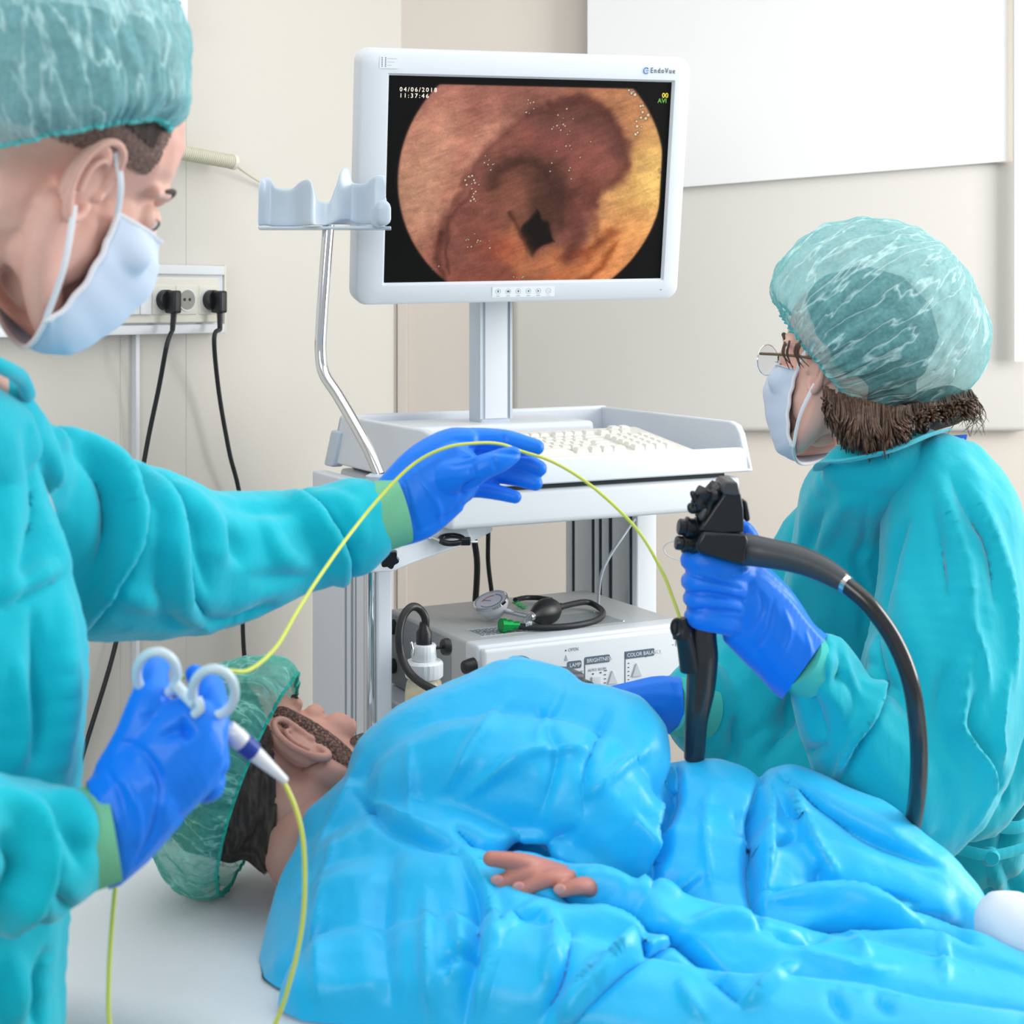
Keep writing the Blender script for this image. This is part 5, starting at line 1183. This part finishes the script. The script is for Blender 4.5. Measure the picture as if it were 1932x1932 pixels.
# ============================================================ PERSON 3: patient
M3 = ear_place(562, 1402, 1.62, view_dir(565, 1400, .464, .64, .62), view_dir(565, 1400, -.79, .58, .10), -1, .97)
T = thing('person', P(900, 1650, 1.6), 'bearded patient lying under a blue gown with mint hair cap, arms folded', 'person'); PAT = T
mh = head_mesh(M3, 1.0)
b = Blob(); nb = M3 @ V((-.04, 0, -.10)); b.chain([(*nb, .054), (*P(590, 1590, 1.62), .055), (*P(720, 1660, 1.62), .05)])
b.px([(760, 1600, 1.62, 70), (1000, 1610, 1.60, 80), (1300, 1660, 1.56, 60), (1560, 1720, 1.53, 45)], .8, .3)
b.px([(820, 1480, 1.62, 50), (1000, 1420, 1.64, 50), (1130, 1440, 1.62, 50), (1120, 1560, 1.60, 40), (1000, 1650, 1.58, 30)], 1)
mb = b.build(.006, 3); bm = bmesh.new(); bm.from_mesh(mh); bm.from_mesh(mb); me = bpy.data.meshes.new('body'); bm.to_mesh(me); bm.free()
co = co_of(me); co[:, 2] = np.maximum(co[:, 2], ZB+.004); set_co(me, co)
body3 = link('body', me, M_skin3, T); eyes(T, M3, 1.0, M_skin3, True)
hairshell(T, M3, M_hair, 1.0, .004, lambda l: ((l[:, 2] > .03-.9*np.clip(-l[:, 0]-.01, -.1, .15)) & (l[:, 0] < .062)), 'hair')
# beard
b = Blob(); S = M3
for y in (1, -1): b.chain([(.024, y*.0625, .034, .0135), (.026, y*.061, .0, .0155), (.022, y*.058, -.034, .018), (.016, y*.0555, -.068, .0165), (.047, y*.042, -.0955, .0165), (.081, y*.013, -.1055, .0165)], S)
b.ell((.058, 0, -.088), (.040, .040, .022), S); b.ell((.088, 0, -.100), (.017, .020, .016), S); b.ell((.050, -.032, -.062), (.044, .026, .034), S)
me = b.build(.0025, 3); wrinkle(me, 300, .0006, (1, 1, 1), False, 1, 1)
m_b = bpy.data.materials.new('beard'); m_b.use_nodes = True; n = m_b.node_tree.nodes; l = m_b.node_tree.links; bb = n['Principled BSDF']
bb.inputs['Base Color'].default_value = (*lin((62, 46, 40)), 1); bb.inputs['Roughness'].default_value = .8
tn = n.new('ShaderNodeTexNoise'); tn.inputs['Scale'].default_value = 420; tn.inputs['Detail'].default_value = 3; tc = n.new('ShaderNodeTexCoord'); l.new(tc.outputs['Object'], tn.inputs[0])
mr = n.new('ShaderNodeMapRange'); mr.inputs['From Min'].default_value = .42; mr.inputs['From Max'].default_value = .58; mr.inputs['To Min'].default_value = .25; mr.inputs['To Max'].default_value = .95; l.new(tn.outputs[0], mr.inputs[0]); l.new(mr.outputs[0], bb.inputs['Alpha'])
link('beard', me, m_b, T)
cap_at(T, M_cap3, 464, 1470, 1.66, (.092, .105, .120), (-.94, .12, .30), lambda p: 98, bulges=[((-.6, 0, -.6), .020, .6), ((.5, 0, .85), .012, .4)], pleat=.0042, seed=9, gather=.012, edge=mat('cap_edge_green', (30, 176, 160), .7))
# gown
b = Blob()
b.px([(612, 1850, 1.44, 118), (630, 1760, 1.50, 135), (680, 1640, 1.56, 118), (730, 1540, 1.60, 100)], .8, .15)
b.px([(720, 1800, 1.46, 190), (900, 1790, 1.44, 190), (1100, 1830, 1.42, 190), (1300, 1880, 1.42, 180), (1500, 1900, 1.41, 150), (1700, 1950, 1.40, 150), (1900, 2000, 1.38, 150), (2050, 2050, 1.38, 150)], .8, .2)
b.px([(720, 1620, 1.58, 165), (860, 1600, 1.58, 190), (1050, 1600, 1.58, 190), (1200, 1660, 1.56, 160), (1400, 1700, 1.54, 160)], .8, .2)
b.px([(742, 1475, 1.60, 92), (782, 1440, 1.61, 112), (870, 1415, 1.62, 122), (960, 1378, 1.63, 124), (995, 1370, 1.63, 122), (1060, 1398, 1.62, 112), (1150, 1408, 1.60, 106), (1165, 1440, 1.58, 100)], .9, .15)
b.px([(800, 1500, 1.56, 110), (930, 1480, 1.55, 130), (1060, 1500, 1.54, 130), (1140, 1560, 1.53, 115), (1160, 1620, 1.52, 80)], .8, .2)
b.px([(970, 1250, 1.66, 8), (985, 1275, 1.65, 26), (990, 1330, 1.64, 60)], 1)
b.px([(1300, 1560, 1.60, 118), (1345, 1560, 1.60, 128), (1380, 1600, 1.58, 120), (1300, 1640, 1.55, 110)], .85, .2)
b.px([(1492, 1530, 1.61, 84), (1530, 1560, 1.60, 100), (1610, 1606, 1.58, 108), (1700, 1658, 1.56, 98), (1770, 1706, 1.55, 84), (1790, 1720, 1.55, 72)], .85, .15)
b.px([(1480, 1640, 1.56, 90), (1600, 1670, 1.54, 90), (1740, 1716, 1.53, 70)], .9, .2)
b.px([(662, 1890, 1.38, 132), (900, 1890, 1.36, 150), (1200, 1960, 1.32, 150), (1500, 2000, 1.28, 150), (1900, 2080, 1.22, 160), (2100, 2100, 1.2, 160)], .8, .2)
b.px([(1350, 1740, 1.50, 90), (1550, 1770, 1.48, 85), (1720, 1800, 1.45, 80), (1900, 1880, 1.42, 85), (2100, 1950, 1.4, 90)], .9, .2)
b.px([(668, 1720, 1.50, 140), (790, 1660, 1.505, 145), (890, 1650, 1.50, 110)], .85, .2)
b.px([(640, 1800, 1.46, 125), (760, 1760, 1.46, 150), (860, 1740, 1.46, 120)], .85, .2)
b.px([(1330, 1820, 1.42, 85), (1480, 1855, 1.40, 85), (1640, 1905, 1.39, 100), (1800, 1940, 1.40, 118), (1930, 1990, 1.42, 130)], .9, .2)
gm = b.build(.0036, 14)
crease(gm, [([(668, 1500), (720, 1545), (777, 1580), (880, 1614)], 13, -9), ([(700, 1510), (760, 1545), (820, 1560)], 10, 7, 'p'), ([(853, 1557), (904, 1603), (947, 1610)], 9, -8),
            ([(900, 1612), (1000, 1606), (1074, 1650), (1180, 1697), (1250, 1744)], 17, -26), ([(915, 1590), (1010, 1582), (1085, 1622), (1190, 1668)], 13, 9), ([(960, 1660), (1060, 1685), (1150, 1690)], 22, -14),
            ([(875, 1612), (915, 1697), (919, 1780), (900, 1867), (887, 1950)], 18, -9, 's'), ([(917, 1790), (975, 1740), (1032, 1701)], 9, 8, 'p'), ([(1032, 1701), (1044, 1790), (1030, 1880)], 12, 8, 'p'), ([(1142, 1800), (1095, 1867), (1066, 1935)], 9, 9, 'p'), ([(1080, 1760), (1060, 1850), (1020, 1930)], 16, -8),
            ([(1290, 1770), (1235, 1792), (1159, 1845), (1074, 1925)], 11, 15, 's'), ([(1159, 1688), (1212, 1708), (1230, 1765)], 12, -18), ([(1196, 1540), (1225, 1612), (1206, 1690)], 10, 9, 'p'), ([(1274, 1432), (1268, 1506), (1240, 1590), (1230, 1680)], 10, -26),
            ([(883, 1502), (989, 1425), (1117, 1412)], 13, 8, 'p'), ([(1087, 1561), (1032, 1591), (926, 1601)], 14, -8), ([(1100, 1506), (1223, 1408)], 12, 8, 'p'), ([(773, 1400), (777, 1561)], 9, 5, 'p'), ([(947, 1330), (841, 1493)], 16, 6, 'p'), ([(1010, 1340), (1050, 1420), (1020, 1540)], 13, -6), ([(1150, 1340), (1110, 1440), (1100, 1540)], 11, -6), ([(1060, 1300), (1010, 1400)], 10, 5, 'p'),
            ([(684, 1430), (641, 1527), (590, 1625)], 12, 5, 'p'), ([(803, 1680), (811, 1824), (820, 1940)], 16, 9, 'p'), ([(740, 1600), (720, 1750), (740, 1900)], 24, -8), ([(640, 1560), (600, 1750), (610, 1900)], 20, 6, 'p'), ([(850, 1720), (870, 1780), (850, 1850)], 14, 8, 'p'), ([(830, 1830), (880, 1800), (915, 1810)], 9, -7),
            ([(1437, 1461), (1433, 1514), (1417, 1607), (1427, 1740), (1456, 1756)], 12, -24), ([(1452, 1480), (1449, 1582), (1440, 1720)], 10, 9, 'p'), ([(1466, 1457), (1539, 1518), (1636, 1578), (1770, 1638)], 9, -11), ([(1494, 1473), (1526, 1574), (1583, 1659)], 10, 12, 'p'), ([(1450, 1592), (1518, 1582)], 12, -8), ([(1550, 1620), (1540, 1680)], 10, -6),
            ([(1441, 1690), (1555, 1686), (1676, 1698), (1740, 1714)], 9, 12, 's'), ([(1449, 1757), (1502, 1768), (1595, 1742), (1757, 1738), (1842, 1785)], 13, -22), ([(1211, 1667), (1231, 1534), (1275, 1510)], 10, 9, 'p'), ([(1211, 1672), (1271, 1684), (1324, 1643)], 10, 8, 'p'), ([(1385, 1530), (1401, 1560), (1435, 1510)], 10, -8), ([(1260, 1560), (1240, 1640)], 12, -9), ([(1340, 1480), (1330, 1580), (1350, 1700)], 18, 6, 'p'),
            ([(1186, 1700), (1231, 1744), (1304, 1793), (1401, 1900)], 13, -17), ([(1304, 1745), (1377, 1738), (1458, 1762)], 10, 9), ([(1502, 1820), (1433, 1878), (1401, 1904)], 12, 10, 'p'), ([(1259, 1777), (1203, 1809), (1150, 1835)], 9, 7, 'p'), ([(1600, 1750), (1640, 1815)], 8, 7, 'p'), ([(1778, 1760), (1782, 1858)], 10, 6, 'p'), ([(1500, 1790), (1620, 1830), (1700, 1830)], 12, 6, 'p'), ([(1640, 1880), (1690, 1920)], 10, -5), ([(1560, 1870), (1600, 1932)], 12, -6), ([(1280, 1850), (1330, 1932)], 14, 6, 'p')])
wrinkle(gm, 6.5, .0025, (1, 1, 1), True, 4, 2); crumple(gm, 6, .009, 3, (1, 1, 1))
co = co_of(gm); bn = bed_near(co); co[:, 2] = np.maximum(co[:, 2], ZB+.002-1.2*np.clip(-.45-bn, 0, 1)); set_co(gm, co)
link('gown', gm, M_drape, T)
# fingers below the sleeve
b = Blob(); zf = px_surf(gm, 1020, 1672)-.002
for pts in ([(1060, 1650), (990, 1628), (925, 1620)], [(1080, 1655), (1005, 1645), (945, 1664)], [(1110, 1668), (1045, 1656), (985, 1678)], [(1150, 1688), (1100, 1672), (1060, 1681)]):
    b.px([(pts[0][0], pts[0][1], zf+.050, 20), (pts[1][0], pts[1][1], zf+.010, 18), (pts[2][0], pts[2][1], zf, 15 if pts[2][0] != 1060 else 13)], 1)
b.px([(1120, 1668, zf+.060, 30), (1170, 1684, zf+.085, 30)], 1)
hm = b.build(.0015, 3); hd = link('hand', hm, mat('skin_hand_shaded', (186, 124, 112), .5, .35, sss=.1), T)  # patient skin coloured darker for the shade in the gown hollow
M_nail = mat('fingernail', (206, 146, 138), .3, .5)
for (x, y) in ((938, 1660), (978, 1673), (1056, 1678)):
    Z = px_surf(hm, x, y, 6); link('fingernail', Blob().ell(P(x, y, Z+.0012), (.0062, .0022, .0050)).build(.0008, 2), M_nail, hd)
# ------------------------------------------------------------ endoscope
T = thing('endoscope', P(1340, 1250, 1.6), 'black endoscope with control wheels, held upright in the blue glove', 'endoscope')
M_sc = mat('scope_black', (18, 24, 30), .32, .5); M_sc2 = mat('scope_tube', (34, 36, 38), .24, .55, coat=.2); M_scg = mat('scope_grey', (62, 66, 70), .4, .5)
def slab(pts, Z0, Z1, bev=.002):
    q0 = [P(x, y, Z0) for x, y in pts]; n = len(pts); q1 = [v+V((0, Z1-Z0, 0)) for v in q0]
    return MB().add(q0+q1, [tuple(range(n)), tuple(range(2*n-1, n-1, -1))]+[(i, i+n, (i+1) % n+n, (i+1) % n) for i in range(n)])
slab([(1367, 931), (1398, 931), (1403, 960), (1404, 1004), (1362, 1008), (1318, 1002), (1330, 985), (1350, 955)], 1.555, 1.60).build('control_body', M_sc, T, bevel=.002)
slab([(1362, 914), (1370, 908), (1392, 910), (1397, 932), (1390, 936), (1366, 934), (1361, 926)], 1.552, 1.603).build('head_cover', M_scg, T, bevel=.003)
slab([(1327, 1003), (1408, 1008), (1412, 1020), (1407, 1062), (1395, 1067), (1320, 1045), (1312, 1030)], 1.552, 1.606).build('grip_block', M_sc, T, bevel=.003)
# wheels on the left
k1 = P(1338, 948, 1.578); axk = V((-.86, -.3, .38)).normalized()
MB().lathe(P(1348, 950, 1.578), axk, [(0, .016), (.004, .018), (.010, .018), (.013, .013)], 60, lambda a: 1+.16*math.cos(5*a)).build('control_wheel', M_sc, T)
MB().lathe(P(1332, 945, 1.575), axk, [(0, .009), (.003, .0125), (.009, .0125), (.012, .007)], 50, lambda a: 1+.2*math.cos(4*a)).build('control_wheel', M_sc, T)
link('lock_lever', Blob().px([(1307, 931, 1.57, 6), (1312, 942, 1.57, 6.5), (1322, 956, 1.57, 8), (1306, 962, 1.57, 8), (1303, 955, 1.57, 7)], 1).build(.001, 2), M_sc, T)
link('lock_lever', Blob().px([(1325, 975, 1.565, 8.5), (1330, 965, 1.565, 9)], 1).build(.001, 2), M_scg, T)
MB().tube([P(1348, 925, 1.575), P(1358, 918, 1.575)], .006, 12).build('wheel_shaft', M_scg, T)
slab([(1402, 944), (1410, 946), (1414, 965), (1416, 982), (1408, 986), (1404, 978)], 1.57, 1.592).build('side_switch', M_sc, T, bevel=.002)
for (x, y, r, L) in ((1321, 998, .0115, 1), (1316, 1028, .0098, 1)):
    c = P(x, y, 1.58); ax = V((-1, -.12, .12)).normalized()
    MB().lathe(c, ax, [(-.004, r*.85), (.004, r), (.006, r), (.0065, r*.85), (.012, r*.85), (.0125, r*.95), (.015, r*.95), (.016, r*.72), (.021, r*.72), (.0225, r*.6)], 22).build('valve_button', M_sc, T)
a = [P(1404, 1036, 1.58), P(1440, 1042, 1.575), P(1500, 1054, 1.56), P(1550, 1073, 1.545), P(1592, 1098, 1.53)]
MB().tube(a, [.0165, .0150, .0140, .0125, .0100], 20, 6).build('bend_boot', M_scg, T)
MB().tube([P(1588, 1097, 1.532), P(1600, 1104, 1.528)], .0092, 18).build('boot_ring', M_chrome, T)
MB().tube([P(1594, 1101, 1.53), P(1640, 1142, 1.52), P(1685, 1205, 1.515), P(1716, 1280, 1.51), P(1730, 1360, 1.515), P(1734, 1440, 1.53), P(1728, 1520, 1.56), P(1712, 1590, 1.60), P(1680, 1660, 1.64)], .0085, 18, 8).build('light_guide_tube', M_sc2, T)
MB().tube([P(1345, 1040, 1.595), P(1330, 1120, 1.60), P(1322, 1190, 1.60), P(1325, 1240, 1.60), P(1322, 1300, 1.60), P(1314, 1360, 1.60), P(1310, 1430, 1.61)], [.014, .0165, .016, .0160, .0145, .0115, .0105], 20, 6).build('grip_shaft', M_sc2, T)
MB().tube([P(1310, 1420, 1.61), P(1308, 1480, 1.66), P(1290, 1560, 1.72), P(1250, 1640, 1.74)], .0065, 14, 6).build('insertion_tube', M_sc2, T)
MB().tube([P(1304, 1262, 1.595), P(1296, 1220, 1.59), P(1289, 1190, 1.585)], [.0115, .0098, .0092], 16, 4).build('channel_port', M_sc, T)
MB().lathe(P(1288, 1192, 1.585), V((-.12, 0, 1)), [(-.006, .0105), (.002, .011), (.008, .0085), (.0135, .0078), (.014, .003)], 20).build('port_cap', M_sc, T)
pts = [P(1276+9*math.cos(t), 1184+15*math.sin(t), 1.575) for t in np.linspace(0, 2*math.pi, 20)]
MB().tube(pts, .0016, 8).build('cap_strap', M_sc, T)
# ------------------------------------------------------------ snare: ringed handle and yellow catheter
T = thing('snare', P(400, 1380, 1.13), 'white ringed snare handle with long yellow catheter, in the lower left glove', 'snare')
M_yel = mat('yellow_catheter', (206, 214, 84), .35, .5); M_ring = mat('pale_blue_ring', (200, 220, 232), .3, .5); M_nav = mat('navy_collar', (28, 60, 150), .35, .5)
def ring(cx, cy, rx, ry, Z, tilt):
    pts = []
    for t in np.linspace(0, 2*math.pi, 30):
        pts.append(P(cx+rx*math.cos(t), cy+ry*math.sin(t), Z+tilt*math.sin(t)))
    return pts
MB().tube(ring(296, 1272, 38, 42, 1.125, .012), .0036, 10).build('finger_ring', M_ring, T)
MB().tube(ring(403, 1306, 40, 44, 1.118, .012), .0036, 10).build('finger_ring', M_ring, T)
MB().tube([P(330, 1290, 1.125), P(350, 1312, 1.125), P(368, 1330, 1.12)], .0042, 10, 4).build('ring_bridge', M_ring, T)
MB().tube([P(372, 1318, 1.118), P(378, 1336, 1.116), P(366, 1348, 1.118)], .0034, 10, 4).build('ring_bridge', M_ring, T)
MB().tube([P(322, 1295, 1.15), P(372, 1342, 1.155), P(440, 1390, 1.158)], .005, 14).build('handle_stem', M_white2, T)
a = P(428, 1375, 1.16); b_ = P(540, 1474, 1.175); ax = (b_-a); L = ax.length
MB().lathe(a, ax, [(0, .0070), (.012, .0074), (.0165, .0070), (.018, .006)], 24).build('handle_body', M_white2, T)
MB().lathe(a, ax, [(.0165, .0076), (.0275, .0074)], 24).build('navy_collar', M_nav, T)
MB().lathe(a, ax, [(.0270, .0060), (.032, .0058), (L*.97, .0030), (L, .0024)], 24).build('tapered_tip', M_white2, T)
MB().tube([P(531, 1466, 1.174), P(556, 1520, 1.175), P(571, 1580, 1.175), P(575, 1660, 1.175), P(570, 1745, 1.175), P(550, 1840, 1.175), P(515, 1940, 1.18), P(440, 2060, 1.18), P(330, 2110, 1.18), P(240, 2040, 1.175), P(208, 1940, 1.175), P(205, 1850, 1.175), P(210, 1760, 1.175), P(219, 1660, 1.175), P(235, 1500, 1.19), P(290, 1330, 1.205), P(350, 1276, 1.21), P(425, 1266, 1.22), P(470, 1264, 1.24), P(520, 1222, 1.29), P(560, 1155, 1.36), P(600, 1092, 1.42), P(660, 1008, 1.49), P(720, 935, 1.53), P(780, 876, 1.553), P(840, 845, 1.562), P(900, 836, 1.575), P(945, 838, 1.590), P(985, 852, 1.605), P(1040, 870, 1.61), P(1100, 905, 1.61), P(1160, 955, 1.605), P(1210, 1010, 1.60), P(1250, 1080, 1.595), P(1270, 1130, 1.59), P(1287, 1178, 1.585)], .0017, 8, 8).build('catheter', M_yel, T)
